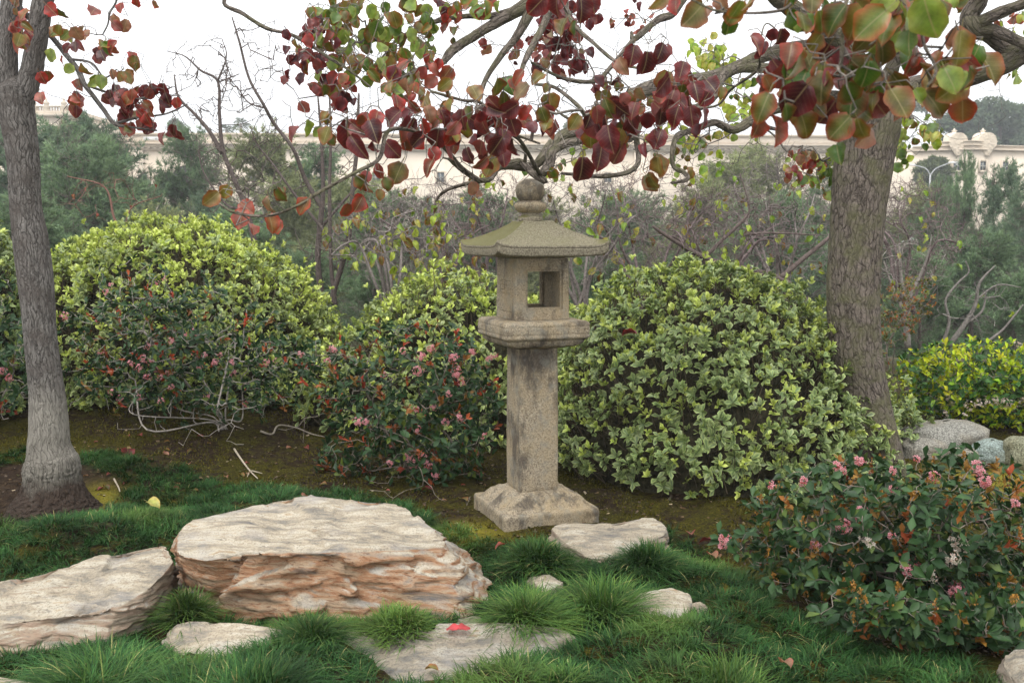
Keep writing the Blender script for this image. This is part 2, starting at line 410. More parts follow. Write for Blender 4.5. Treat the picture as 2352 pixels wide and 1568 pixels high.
    side = t.mix(t.ramp(t.noise(t.map(v, (.6, .6, .6), loc=(5, 2, 1)), 1.0, 4), (.58, 0.), (.66, .85)), side, (.13, .135, .14))
    top = t.ramp(t.noise(t.map(p, (3, 9, 9), (0, 0, rad(12))), 1.6, 7, .68), (.30, (.13, .13, .135)), (.41, (.30, .27, .22)), (.50, (.46, .39, .29)), (.60, (.58, .53, .43)), (.68, (.42, .31, .19)), (.78, (.25, .24, .24)))
    top = t.mix(t.ramp(gr, (.52, 0.), (.62, .7)), top, (.20, .165, .12)); top = t.mix(t.ramp(t.noise(t.map(p, (10, 34, 34), (0, 0, rad(10))), 1.0, 6, .75), (.56, 0.), (.64, .6)), top, (.17, .15, .13))
    top = t.mix(t.ramp(blot, (.52, 0.), (.68, .45)), top, (.38, .37, .37))
    g = t.n('NewGeometry'); nn = t.n('SeparateXYZ'); t.set(nn.inputs[0], g.outputs['Normal'])
    f = t.math('ADD', nn.outputs[2], t.math('MULTIPLY', t.math('SUBTRACT', blot, .5), .5))
    c = t.mix(t.ramp(f, (.55, 0.), (.80, 1.)), t.mix(sx.outputs[0], t.mix(.65, side, (.40, .37, .31)), side), top)
    c = t.mix(t.math('MULTIPLY', sx.outputs[1], .75), c, t.mix(1.0, c, (.62, .64, .66), 'MULTIPLY'))
    hh = t.mix(.45, bands, t.mix(.5, fine, gr)); hh = t.mix(t.ramp(f, (.42, 0.), (.7, .7)), hh, t.mix(.5, gr, t.noise(p, 30, 5)))
    return t.pbr(c, .88, t.bump(hh, .022, .9), .2)
M['granite'] = stonemat('granite', 'granite'); M['granite_moss'] = stonemat('mossy_granite', 'granite_moss')
M['schist'] = stonemat('schist', 'schist'); M['boulder'] = stonemat('speckled_granite', 'boulder')
def flat(name, c, r=.8, nz=None, spec=.3):
    t = NT(name); col = c
    if nz: col = t.mix(1.0, c, t.ramp(t.noise(t.obj(), nz, 5, .65), (.3, .75), (.7, 1.2)), 'MULTIPLY')
    return t.pbr(col, r, None, spec)
def wallmat(name, c):
    t = NT(name); p = t.obj(); n = t.noise(p, .35, 5, .6); s = t.noise(t.map(p, (1.5, 1.5, .15)), 1, 4, .6)
    col = t.mix(1.0, c, t.ramp(n, (.3, .88), (.7, 1.08)), 'MULTIPLY'); col = t.mix(t.ramp(s, (.55, 0.), (.75, .35)), col, (.42, .33, .24))
    return t.pbr(col, .9, None, .2)
M['stucco'] = wallmat('cream_stucco', (.74, .64, .52)); M['trimst'] = wallmat('stone_trim', (.62, .53, .42))
M['glass'] = flat('window_glass', (.07, .09, .10), .15, None, .6); M['frame'] = flat('window_frame', (.45, .44, .40), .6, 3)
M['white'] = flat('white_panel', (.78, .78, .76), .5, 3); M['dark'] = flat('dark_opening', (.05, .045, .04), .9, 3)
M['metal'] = flat('painted_metal', (.45, .46, .47), .4, 4); M['tyre'] = flat('tyre_rubber', (.02, .02, .02), .8, 5)
M['carw'] = flat('white_car_paint', (.75, .76, .77), .25, 2, .6); M['carb'] = flat('blue_car_paint', (.05, .07, .25), .25, 2, .6); M['carr'] = flat('red_car_paint', (.3, .03, .03), .25, 2, .6)
def corem():  # near-black twig brown, the shade inside the hedge put into the colour
    t = NT('twig_shade_core'); p = t.pos(); n = t.noise(p, 28, 5, .7)
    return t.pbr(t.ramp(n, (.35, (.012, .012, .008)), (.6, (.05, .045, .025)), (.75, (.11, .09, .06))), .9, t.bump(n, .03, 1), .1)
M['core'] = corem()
def groundm():
    t = NT('mossy_ground'); p = t.pos(); c0 = t.attr('Col'); sx = t.n('SeparateColor'); t.set(sx.inputs[0], c0)
    n = t.noise(p, 2.2, 6, .62); n2 = t.noise(p, 26, 5, .7); n3 = t.noise(p, 90, 4, .7)
    soil = t.ramp(n2, (.35, (.010, .006, .004)), (.55, (.032, .020, .013)), (.72, (.08, .055, .036)))
    soil = t.mix(t.ramp(n3, (.62, 0.), (.70, .5)), soil, (.22, .15, .09))
    moss = t.ramp(n3, (.35, (.010, .012, .002)), (.55, (.055, .048, .006)), (.72, (.13, .11, .015)))
    m = t.ramp(t.math('ADD', n, t.math('MULTIPLY', t.math('SUBTRACT', n2, .5), .9)), (.40, 0.), (.56, 1.))
    m = t.math('MULTIPLY', m, sx.outputs[0]); c = t.mix(m, soil, moss)
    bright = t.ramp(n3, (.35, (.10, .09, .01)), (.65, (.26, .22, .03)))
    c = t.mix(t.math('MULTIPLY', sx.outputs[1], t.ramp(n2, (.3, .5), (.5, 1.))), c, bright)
    far = t.ramp(t.noise(p, .25, 6, .65), (.35, (.02, .032, .012)), (.55, (.05, .055, .025)), (.7, (.10, .08, .05)))
    c = t.mix(sx.outputs[2], c, far)
    return t.pbr(c, .95, t.bump(t.mix(.5, n2, n3), .02, .9), .1)
M['ground'] = groundm()

# ================================================================== TERRAIN
MOUNDS = []
def terr0(x, y):
    x = np.asarray(x, float); y = np.asarray(y, float)
    z = .34 * sst((-x - .2) / 2.6) * sst((y - 5.0) / 3.2)
    z = z + .06 * sst((y - 6) / 2) * sst((x - 1.2) / 1.5)
    z = z - .10 * sst((-x - 1.0) / 1.5) * sst((4.2 - y) / 1.6)
    z = z - .055 * sst((4.95 - y) / .35)
    z = z + .030 * (1 - np.abs(noise3(np.stack([x * 3.4, y * 3.4, x * 0 + 5], -1))) * 3.0) * sst((6.4 - y) / .8) * sst((np.hypot(x - .15, y - 5.3) - .3) / .3)
    f = sst((y - 10.5) / 26); z = z - 5.2 * f + 5.0 * sst((y - 66) / 30)
    P = np.stack([x * .6, y * .6, x * 0], -1)
    z = z + .05 * fbm(P, 3) * (1 + 8 * f) + .018 * noise3(P * 6)
    return z
def terr(x, y):
    z = terr0(x, y)
    for (mx_, my_, r, h) in MOUNDS: z = z + h * np.exp(-((x - mx_) ** 2 + (y - my_) ** 2) / (r * r))
    return z
def GT(px, py):
    z = 0.0
    for _ in range(14):
        P = G(px, py, z); z = .5 * z + .5 * float(terr(np.array([P[0]]), np.array([P[1]]))[0])
    P = G(px, py, z); return P
for (px, py, r, h) in [(1220, 1290, .16, .08), (1490, 1310, .22, .07), (1230, 1410, .18, .07), (1430, 1400, .16, .05), (920, 1455, .12, .05), (720, 1470, .16, .06),
                       (1380, 1470, .16, .06), (1600, 1480, .22, .05), (660, 1560, .25, .09), (200, 1560, .28, .05), (420, 1430, .09, .05), (1560, 1560, .2, .05),
                       (900, 1600, .2, .03), (1200, 1600, .25, .05), (1900, 1560, .25, .04), (250, 1230, .3, .04), (100, 1260, .2, .04), (1150, 1560, .15, .03),
                       (350, 1110, .25, .06), (620, 1180, .3, .04), (2150, 1560, .2, .04), (1700, 1400, .2, .04), (112, 1160, .19, .10)]:
    P = G(px, py, 0); MOUNDS.append((P[0], P[1], r, h))
MOUNDS.append((.13, 5.3, .42, .05))
def inpoly(p, poly):
    poly = np.asarray(poly, float); x, y = p[:, 0], p[:, 1]; r = np.zeros(len(p), bool); j = len(poly) - 1
    for i in range(len(poly)):
        xi, yi = poly[i]; xj, yj = poly[j]
        c = ((yi > y) != (yj > y)) & (x < (xj - xi) * (y - yi) / (yj - yi + 1e-12) + xi); r ^= c; j = i
    return r
GRASS_PX = [(-900, 1000), (0, 1034), (70, 1030), (170, 1046), (255, 1036), (330, 1056), (430, 1078), (520, 1112), (640, 1122), (760, 1132), (880, 1142), (955, 1172), (1010, 1204),
            (1060, 1220), (1120, 1244), (1185, 1256), (1270, 1236), (1400, 1232), (1530, 1216), (1600, 1250), (1650, 1300), (1740, 1350), (1800, 1400), (1900, 1456), (2050, 1500),
            (2200, 1516), (2330, 1590), (2600, 1900), (3200, 3500), (-1500, 3500), (-2500, 1500)]
SOIL_PX = [(-60, 1085), (60, 1062), (180, 1062), (262, 1090), (290, 1120), (272, 1160), (220, 1180), (60, 1190), (-60, 1180)]
xs = np.concatenate([-np.geomspace(7, 900, 46)[::-1], np.linspace(-6.8, 6.8, 300), np.geomspace(7, 900, 46)])
ys = np.concatenate([np.linspace(-4, 1.9, 12), np.linspace(2, 11.8, 230), np.geomspace(12, 1500, 74)])
X, Y = np.meshgrid(xs, ys); Zt = terr(X, Y)
P3 = np.stack([X, Y, Zt], -1).reshape(-1, 3)
pp = proj(P3); near = sst((13 - P3[:, 1]) / 2)
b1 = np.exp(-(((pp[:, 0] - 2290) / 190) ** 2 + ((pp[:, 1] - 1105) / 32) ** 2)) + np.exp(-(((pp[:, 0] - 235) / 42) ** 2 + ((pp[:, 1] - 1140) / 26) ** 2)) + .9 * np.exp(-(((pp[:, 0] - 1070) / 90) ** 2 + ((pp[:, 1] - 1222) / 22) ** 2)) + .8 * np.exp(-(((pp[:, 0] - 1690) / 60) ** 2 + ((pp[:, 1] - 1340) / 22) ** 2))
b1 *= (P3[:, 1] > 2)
soilm = inpoly(pp, SOIL_PX) & (P3[:, 1] > 2)
C = np.stack([near * (1 - .95 * soilm), np.clip(b1 * 1.3, 0, 1), 1 - near], -1)
a = Acc(); a.add(P3, ringfaces(len(ys), len(xs), False), C)
tag(a.build('ground', M['ground']), kind='structure')

# ================================================================== ROCKS
FOOT = []       # footprints (world xy polygons) that keep the grass out
def interp_closed(P, m):
    P = np.asarray(P, float); n = len(P); Q = np.concatenate([P[-1:], P, P[:2]]); out = []
    for k in range(n):
        t = np.linspace(0, 1, m, endpoint=False)[:, None]; a, b, c, d = Q[k], Q[k + 1], Q[k + 2], Q[k + 3]
        cr = .5 * (2 * b + (c - a) * t + (2 * a - 5 * b + 4 * c - d) * t * t + (3 * b - a - 3 * c + d) * t ** 3)
        li = b * (1 - t) + c * t; out.append(.5 * cr + .5 * li)
    return np.concatenate(out)
def rock(name, top, bot, label, mat='schist', crown=.015, amp=.018, layer=.014, col=(1, 0, 0), seed=0, shoulder=.06, fs=9, cracks=()):
    """top: (px,py,z) outline of the upper face; bot: the same count, world points or (px,py,z)"""
    T = np.array([G(*p) for p in top]); Bt = np.array([G(*p[:3]) if len(p) == 3 else p[:3] for p in bot])
    T = interp_closed(T, 18); Bt = interp_closed(Bt, 18); n = len(T)
    cen = T.mean(0); rings = []
    for t in np.linspace(0, 1, 40) ** .9: rings.append(Bt * (1 - t) + T * t)
    for t in (.012, .03, .055, .09, .14, .2, .28, .36, .45, .54, .63, .72, .81, .9, .97):
        R_ = T * (1 - t) + cen * t; R_[:, 2] += crown * (1 - (1 - t) ** 2); rings.append(R_)
    V = np.array(rings); nr = len(rings)
    N_ = V - np.array([cen[0], cen[1], cen[2] - .12]); N_[:40, :, 2] *= .15; N_[40:, :, :2] *= .2; N_ /= np.linalg.norm(N_, axis=2)[..., None] + 1e-9
    q = V + seed * 3.7
    d = amp * fbm(q * 5, 4) + amp * .5 * fbm(q * 22, 3)
    qs = q.copy(); qs[..., 2] = qs[..., 2] * 1.0 + qs[..., 0] * .08
    lay = fbm(qs * np.array([2.2, 2.2, 26]), 4, 2.1, .6)
    facet = np.abs(noise3(q * np.array([4, 4, 7]))) * 1.6 + .5 * np.abs(noise3(q * np.array([9, 9, 34]) + 5)) + .35 * np.abs(noise3(q * np.array([30, 30, 80])))
    m = np.zeros((nr, 1)); m[:34] = 1; m[34:44, 0] = np.linspace(.95, .05, 10)
    d = d + m * (layer * np.clip(lay * 3, -1, .6) - layer * 1.2 * facet)
    m2 = np.zeros((nr, 1)); m2[42:] = 1
    d = d + m2 * amp * .5 * np.clip(fbm(q * np.array([4, 9, 4]) + 9, 4) * 2.4, -1, 1)
    rr = np.random.default_rng(seed + 100); lo, hi = V.reshape(-1, 3).min(0) - .05, V.reshape(-1, 3).max(0) + .05; nk = int(14 + 60 * np.prod((hi - lo)[:2]) ** .5)
    for (kk, sl, am) in ((nk, .40, .020), (nk * 7, .5, .009)):
        sd = rr.uniform(lo, hi, (kk, 3)); sn = rr.normal(size=(kk, 3)); sn /= np.linalg.norm(sn, axis=1)[:, None]; sc_ = rr.uniform(-.5, .5, kk) * am
        qq = (V + .02 * noise3(V * 14)[..., None]).reshape(-1, 3); mt = np.array([.9, 1, 1.6]); best = np.argmin((((qq[:, None] - sd[None]) * mt) ** 2).sum(-1), axis=1)
        fd = np.clip(((qq - sd[best]) * sn[best]).sum(1) * sl, -am, am) + sc_[best]; d = d + fd.reshape(d.shape) * np.where(m > .3, m, .35) * (1 if layer > .008 else .35)
    for (p0, p1, wd, dp) in cracks:
        A, B_ = np.array(p0), np.array(p1); s = V[..., [0, 2]] - A[[0, 2]]; e = (B_ - A)[[0, 2]]; L = np.linalg.norm(e)
        u = np.clip((s @ e) / L ** 2, 0, 1); dist = np.linalg.norm(s - u[..., None] * e + .03 * noise3(V * 20)[..., None], axis=-1)
        d = d - dp * np.exp(-(dist / wd) ** 2) * (m > .3)
    V = V + N_ * d[..., None]
    F = [ringfaces(nr, n)]; V = V.reshape(-1, 3); k = len(V)
    V = np.concatenate([V, [[V[-n:, 0].mean(), V[-n:, 1].mean(), V[-n:, 2].mean()]]])
    j = np.arange(n); F.append(np.stack([k - n + j, k - n + (j + 1) % n, np.full(n, k)], -1))
    a = Acc(); a.add(V, F, np.array(col, float))
    o = a.build(name, M[mat], loc=(float(cen[0]), float(cen[1]), 0)); tag(o, label, 'rock' if 'boulder' in name or 'rock' in name else 'stone')
    # keep-out footprint
    hull = np.where((Bt[:, 2:3] > -.3), Bt, Bt)[:, :2]
    FOOT.append((hull - cen[:2]) * .96 + cen[:2]); FOOT.append((T[:, :2] - cen[:2]) * .98 + cen[:2])
    return o
def auto_bot(top, z=-.08, out=.05, front=.03):
    T = np.array([G(*p) for p in top]); c = T.mean(0); r = []
    for p in T:
        d = p - c; d /= np.linalg.norm(d) + 1e-9; e = out if d[1] > 0 else front
        r.append((p[0] + d[0] * e, p[1] + d[1] * e, z, 0))
    return r
top = [(408, 1272, .25), (414, 1222, .26), (448, 1194, .27), (560, 1168, .28), (690, 1140, .30), (838, 1150, .29), (925, 1162, .28), (985, 1208, .26), (1022, 1238, .235), (1012, 1256, .235), (880, 1262, .25), (700, 1268, .26), (560, 1272, .26), (470, 1288, .25)]
Tw = [G(*p) for p in top]
bot = [(432, 1362, .06), (Tw[1][0] - .05, Tw[1][1] + .05, -.1, 0), (Tw[2][0] - .05, Tw[2][1] + .08, -.1, 0), (Tw[3][0], Tw[3][1] + .08, -.1, 0), (Tw[4][0], Tw[4][1] + .08, -.1, 0), (Tw[5][0] + .04, Tw[5][1] + .08, -.1, 0),
       (Tw[6][0] + .12, Tw[6][1] + .05, -.1, 0), (1100, 1300, .0), (1128, 1378, .0), (1085, 1418, -.01), (960, 1428, -.03), (790, 1440, -.05), (600, 1452, -.06), (478, 1430, -.04)]
crk = [(G(528, 1290, .24), G(455, 1400, .02), .02, .05), (G(800, 1310, .18), G(850, 1400, .03), .008, .02), (G(1025, 1262, .2), G(880, 1290, .18), .014, .03)]
rock('layered_boulder', top, bot, 'largest boulder, cream topped with rust banded layered front, in front of the lantern', crown=.0, amp=.014, layer=.010, col=(1, .1, 0), seed=1, cracks=crk)
top = [(-160, 1400, .10), (-40, 1352, .15), (60, 1325, .17), (200, 1286, .19), (300, 1266, .21), (375, 1252, .23), (392, 1262, .23), (398, 1290, .20), (345, 1350, .14), (250, 1400, .10), (120, 1420, .08), (-80, 1440, .05)]
Tw = [G(*p) for p in top]
bot = [(Tw[0][0] - .1, Tw[0][1], -.15, 0), (Tw[1][0], Tw[1][1] + .1, -.12, 0), (Tw[2][0], Tw[2][1] + .1, -.1, 0), (Tw[3][0], Tw[3][1] + .1, -.1, 0), (Tw[4][0], Tw[4][1] + .1, -.1, 0), (Tw[5][0] + .02, Tw[5][1] + .08, -.1, 0),
       (408, 1330, .06), (405, 1385, -.02), (330, 1470, -.06), (240, 1500, -.06), (100, 1530, -.08), (-120, 1560, -.1)]
rock('slanting_rock', top, bot, 'long pale slanting rock with blue grey streaks at the left edge', crown=.0, amp=.014, layer=.010, col=(.35, .3, 0), seed=5)
top = [(388, 1446, .03), (430, 1432, .05), (520, 1428, .06), (640, 1442, .05), (655, 1462, .04), (560, 1500, .0), (450, 1520, -.02), (395, 1480, .0)]
rock('flat_stone', top, auto_bot(top), 'pale cream flat stone below the left end of the largest boulder', amp=.012, layer=.004, col=(0, 0, 0), seed=9)
top = [(794, 1458, .03), (810, 1446, .03), (985, 1448, .04), (1010, 1432, .05), (1150, 1428, .05), (1270, 1440, .04), (1322, 1462, .03), (1270, 1492, .0), (1150, 1530, -.01), (1030, 1575, -.03), (880, 1585, -.04), (830, 1520, -.02), (796, 1490, .0)]
rock('flat_stone', top, auto_bot(top), 'grey flat stepping stone with a red leaf lying on it', amp=.011, layer=.004, col=(.1, 1, 0), seed=12)
top = [(1266, 1212, .10), (1300, 1202, .11), (1400, 1200, .115), (1440, 1196, .115), (1500, 1188, .12), (1530, 1212, .10), (1528, 1228, .09), (1480, 1250, .06), (1420, 1280, .03), (1355, 1282, .03), (1310, 1255, .06)]
rock('flat_stone', top, auto_bot(top, -.08, .04, .0), 'tan oblong stone beside the front corner of the lantern base', amp=.012, layer=.006, col=(.15, .2, 0), seed=15)
top = [(1432, 1396, .03), (1470, 1362, .05), (1540, 1350, .06), (1584, 1366, .05), (1590, 1390, .03), (1560, 1420, .01), (1510, 1432, .0), (1450, 1412, .01)]
rock('flat_stone', top, auto_bot(top, -.08, .04, .02), 'rounded pale stone set in the grass right of centre', amp=.01, layer=.003, col=(0, .1, 0), seed=18)
top = [(1586, 1388, .03), (1612, 1382, .03), (1622, 1394, .02), (1600, 1408, .0)]
rock('small_stone', top, auto_bot(top, -.06, .02, .01), 'tiny pale stone touching the rounded stone in the grass', amp=.006, layer=.0, col=(0, .1, 0), seed=20)
top = [(1215, 1326, .015), (1262, 1320, .02), (1292, 1338, .01), (1250, 1358, .0)]
rock('small_stone', top, auto_bot(top, -.06, .03, .01), 'pale stone half buried under grass behind the long-bladed tuft', amp=.008, layer=.0, col=(0, .1, 0), seed=22)
top = [(1052, 1420, .02), (1100, 1414, .03), (1110, 1430, .01), (1070, 1438, .0)]
rock('small_stone', top, auto_bot(top, -.06, .02, .01), 'small grey stone wedged under the right end of the largest boulder', amp=.006, layer=.0, col=(0, 1, 0), seed=24)
top = [(2302, 1520, .05), (2330, 1490, .08), (2420, 1500, .10), (2440, 1570, .04), (2360, 1600, .02)]
rock('corner_rock', top, auto_bot(top, -.1, .05, .05), 'pale grey rock cut off by the lower right corner', amp=.014, layer=.006, col=(0, .8, 0), seed=27)
top = [(-60, 1552, .0), (0, 1553, .0), (60, 1562, .0), (110, 1580, -.01), (20, 1640, -.02), (-60, 1640, -.02)]
rock('flat_stone', top, auto_bot(top, -.1, .04, .04), 'pinkish stone edge showing in the lower left corner', amp=.006, layer=.0, col=(0, 0, 0), seed=29)
def boulder(cx, cy, wpx, hpx, d, label, col, seed, flatn=1.0, dep=.8):
    c = W(cx, cy, d); rx = wpx / 2 * d / FPX; rz = hpx / 2 * d / FPX
    nu, nv = 56, 30; th = np.linspace(0, 2 * np.pi, nu, endpoint=False); ph = np.linspace(-1.5, 1.5, nv)
    D = np.stack([np.cos(ph)[:, None] * np.cos(th), np.cos(ph)[:, None] * np.sin(th), np.sin(ph)[:, None] * np.ones(nu)], -1)
    D = np.sign(D) * np.abs(D) ** .85; r = 1 + .22 * fbm(D * 1.3 + seed * 5, 3) + .03 * fbm(D * 9 + seed, 3)
    V = D * r[..., None] * np.array([rx, rx * dep, rz]) + c
    a = Acc(); a.add(V.reshape(-1, 3), ringfaces(nv, nu), np.array(col, float))
    o = a.build('boulder', M['boulder'], loc=(c[0], c[1], float(c[2] - rz))); tag(o, label, 'rock')
boulder(2172, 1014, 205, 100, 7.0, 'wide speckled grey boulder under the yellow-green shrub', (1.0, .97, .92), 1, dep=.7)
boulder(2118, 1036, 120, 70, 6.85, 'low grey boulder at the left end of the boulder row by the right trunk', (1, .95, .88), 6)
boulder(2278, 1042, 92, 68, 6.6, 'rounded blue grey boulder second from the right edge', (.95, 1.15, 1.15), 3)
boulder(2352, 1040, 96, 82, 6.5, 'brownish green rounded boulder cut by the right edge', (.85, .85, .62), 4)
boulder(2218, 1047, 72, 38, 6.6, 'small tan boulder tucked left of the blue grey boulder', (1.0, .93, .82), 5)

# ================================================================== LANTERN
LC = W(1222, 1000, 5.32); LX, LY = LC[0], LC[1]; LTH = rad(20)
lc, ls_ = math.cos(LTH), math.sin(LTH)
lan = thing('stone_lantern', (LX, LY, .04), 'square granite lantern with mossy curved roof and ball finial beside the clipped hedges', 'lantern')
def lw(V):
    V = np.asarray(V, float); return np.stack([LX + V[..., 0] * lc - V[..., 1] * ls_, LY + V[..., 0] * ls_ + V[..., 1] * lc, V[..., 2]], -1)
def sqring(h, r, n):
    """rounded square, n points per side"""
    pts = []; r = min(r, h * .98)
    for k in range(4):
        s = np.linspace(-(h - r), (h - r), n); side = np.stack([np.full(n, h), s], -1)
        ar = np.linspace(0, np.pi / 2, 7)[1:-1]; arc = np.stack([h - r + r * np.cos(ar), h - r + r * np.sin(ar)], -1)
        q = np.concatenate([side, arc]); c, s_ = math.cos(k * np.pi / 2), math.sin(k * np.pi / 2)
        pts.append(np.stack([q[:, 0] * c - q[:, 1] * s_, q[:, 0] * s_ + q[:, 1] * c], -1))
    return np.concatenate(pts)
def sqloft(levels, n=28, rough=.0025, fn=None, seed=0, capb=True):
    """levels: (z, half, corner radius)"""
    V = []
    for (z, h, r) in levels:
        R2 = sqring(h, r, n); V.append(np.concatenate([R2, np.full((len(R2), 1), z)], 1))
    V = np.array(V); m = V.shape[1]
    if fn is not None: V = fn(V)
    o = V.copy(); o[..., 2] *= .0; o /= np.linalg.norm(o, axis=-1, keepdims=True) + 1e-9
    V = V + o * (rough * fbm(V * 30 + seed, 3) + rough * 1.4 * fbm(V * 8 + seed, 2))[..., None]
    V[..., 2] += rough * .8 * fbm(V * 26 + seed + 4, 3)
    F = [ringfaces(len(V), m)]; V = V.reshape(-1, 3); k = len(V); zt = V[-m:, 2].mean(); zb = V[:m, 2].mean()
    V = np.concatenate([V, [[0, 0, zt], [0, 0, zb]]]); j = np.arange(m)
    F.append(np.stack([k - m + j, k - m + (j + 1) % m, np.full(m, k)], -1)); F.append(np.stack([(j + 1) % m, j, np.full(m, k + 1)], -1))
    return V, F
def lpart(name, V, F, mat):
    a = Acc(); a.add(lw(V), F); return a.build(name, M[mat], lan)
def dens(levels, step=.012):
    out = [levels[0]]
    for p, q in zip(levels[:-1], levels[1:]):
        k = max(1, int(math.ceil(math.hypot(q[0] - p[0], q[1] - p[1]) / step)))
        for i in range(1, k + 1): u = i / k; out.append(tuple(p[j] * (1 - u) + q[j] * u for j in range(3)))
    return out
# base: slab with carved lotus slope
def basefn(V):
    x, y, z = V[..., 0].copy(), V[..., 1].copy(), V[..., 2].copy()
    big = np.maximum(np.abs(x), np.abs(y)); sm = np.where(np.abs(x) > np.abs(y), y, x); t = sm / (big + 1e-6)
    w_ = np.exp(-((big - .195) / .035) ** 2) * (z > .1)
    V[..., 2] = z + w_ * (.010 * np.cos(t * np.pi * 5) + .006 * np.sin(t * np.pi * 16 + big * 90)); return V
V, F = sqloft(dens([(-.06, .270, .02), (.085, .270, .018), (.098, .266, .02), (.105, .250, .02), (.100, .240, .02), (.112, .230, .02), (.142, .195, .02), (.160, .160, .02), (.172, .138, .02), (.178, .128, .02), (.180, .115, .02), (.178, .05, .02)]), 36, .0045, basefn, 1)
V[:, 0] += .016; V[:, 1] -= .004; lpart('base', V, F, 'granite')
V, F = sqloft(dens([(.177, .1075, .012), (.183, .110, .018), (.35, .1115, .016), (.6, .1105, .016), (.9, .1085, .016), (.945, .108, .014), (.95, .104, .014)], .02), 20, .0022, None, 2)
lpart('post', V, F, 'granite')
def platfn(V):
    x, y, z = V[..., 0], V[..., 1], V[..., 2]
    big = np.maximum(np.abs(x), np.abs(y)); sm = np.where(np.abs(x) > np.abs(y), y, x)
    w_ = np.exp(-((z - .978) / .016) ** 2); s = 1 - .05 * w_ * np.abs(np.sin(sm * 48)) ** .6
    w2 = ((z > 1.022) & (z < 1.028)) | ((z > 1.068) & (z < 1.074)); s = np.where(w2 & (big > .2), s - .014, s)
    V = V.copy(); V[..., 0] *= s; V[..., 1] *= s
    V[..., 2] -= .008 * np.abs(np.sin(sm * 48)) * w_
    return V
V, F = sqloft(dens([(.944, .112, .012), (.950, .132, .012), (.956, .150, .012), (.962, .185, .02), (.972, .207, .03), (.985, .216, .02), (.998, .216, .02), (1.002, .226, .02), (1.01, .236, .02), (1.075, .237, .02), (1.088, .232, .02), (1.096, .220, .02), (1.10, .19, .02), (1.101, .05, .02)], .006), 44, .003, platfn, 3)
lpart('platform', V, F, 'granite')
# fire box : outer shell with an engraved left face, hollowed by cutters
def boxfn(V):
    x, y, z = V[..., 0], V[..., 1], V[..., 2]; V = V.copy()
    f = (x < -.135) & (np.abs(y) < .12); u = y + .0; v = z - 1.10; g = np.zeros_like(x)
    for (a0, a1, b0, b1) in [(.015, .085, .13, .20), (-.075, -.01, .13, .20)]:
        for k in range(4):
            vv = b0 + (b1 - b0) * k / 3; g = np.maximum(g, ((np.abs(v - vv) < .0035) & (u > a0) & (u < a1)))
        for uu in (a0, a1, (a0 + a1) / 2): g = np.maximum(g, ((np.abs(u - uu) < .003) & (v > b0) & (v < b1)))
    g = np.maximum(g, ((np.abs(np.abs(u) - .105) < .003) & (v > .04) & (v < .27)) | ((np.abs(v - .04) < .003) & (np.abs(u) < .105)))
    V[..., 0] = x + f * g * .005; return V
V, F = sqloft(dens([(1.098, .148, .01), (1.102, .154, .014), (1.412, .150, .014), (1.42, .148, .012)], .006), 60, .0025, boxfn, 4)
fb = lpart('fire_box', V, F, 'granite')
def boolcut(o, boxes):
    cuts = []
    for b in boxes:
        a = Acc(); Vb, Fb = boxv(*b); a.add(lw(Vb), Fb); c = a.build('cutter', None, lan, smooth=False); cuts.append(c)
        m = o.modifiers.new('cut', 'BOOLEAN'); m.operation = 'DIFFERENCE'; m.solver = 'EXACT'; m.object = c
    bpy.context.view_layer.update(); dg = bpy.context.evaluated_depsgraph_get()
    me = bpy.data.meshes.new_from_object(o.evaluated_get(dg)); me.name = 'fire_box'; o.modifiers.clear(); o.data = me
    for c in cuts: bpy.data.objects.remove(c)
boolcut(fb, [(-.108, .108, -.108, .108, 1.130, 1.392), (-.082, .100, -.3, .3, 1.165, 1.352), (-.094, .112, -.3, -.143, 1.153, 1.364)])
for p_ in fb.data.polygons: p_.use_smooth = False
def rooffn(V):
    x, y, z = V[..., 0], V[..., 1], V[..., 2]; V = V.copy()
    big = np.maximum(np.abs(x), np.abs(y)); mn = np.minimum(np.abs(x), np.abs(y)); c = mn / (big + 1e-6)
    V[..., 2] = z + (.014 * c ** 5 + .012 * c ** 24) * (big / .3) ** 2 - .004 * (1 - c) * (z > 1.49); return V
V, F = sqloft(dens([(1.418, .12, .02), (1.426, .20, .02), (1.432, .290, .006), (1.436, .302, .006), (1.455, .305, .006), (1.471, .307, .006), (1.4735, .302, .006), (1.476, .307, .006), (1.486, .307, .006), (1.490, .302, .006), (1.493, .288, .008), (1.507, .250, .010), (1.532, .205, .012), (1.558, .160, .012),
                    (1.585, .120, .012), (1.600, .098, .012), (1.606, .092, .012), (1.613, .088, .012), (1.616, .07, .012), (1.616, .02, .012)], .007), 40, .0028, rooffn, 5)
lpart('roof', V, F, 'granite_moss')
def lathe(prof, n=48, fn=None, rough=.002, seed=0):
    P = catmull(np.array(prof), 6); th = np.linspace(0, 2 * np.pi, n, endpoint=False)
    r = P[:, 1][:, None] * np.ones(n); z = P[:, 0][:, None] * np.ones(n)
    if fn is not None: r, z = fn(r, z, th)
    V = np.stack([r * np.cos(th), r * np.sin(th), z], -1); V = V + V * 0 + (rough * fbm(V * 28 + seed, 3))[..., None] * np.array([1, 1, .5])
    return V.reshape(-1, 3), [ringfaces(len(P), n)]
V, F = lathe([(1.612, .0), (1.612, .055), (1.622, .064), (1.634, .062), (1.642, .050), (1.652, .046), (1.66, .05), (1.662, .03), (1.662, 0)], seed=1)
V[:, 0] -= .012; nk = lpart('finial', V, F, 'granite_moss')
def petal(r, z, th): return r * (1 + .035 * np.abs(np.sin(th * 5)) * np.exp(-((z - 1.690) / .02) ** 2)), z
V, F = lathe([(1.655, .0), (1.657, .045), (1.664, .066), (1.680, .080), (1.697, .083), (1.708, .076), (1.716, .060), (1.722, .050), (1.722, 0)], fn=petal, seed=2)
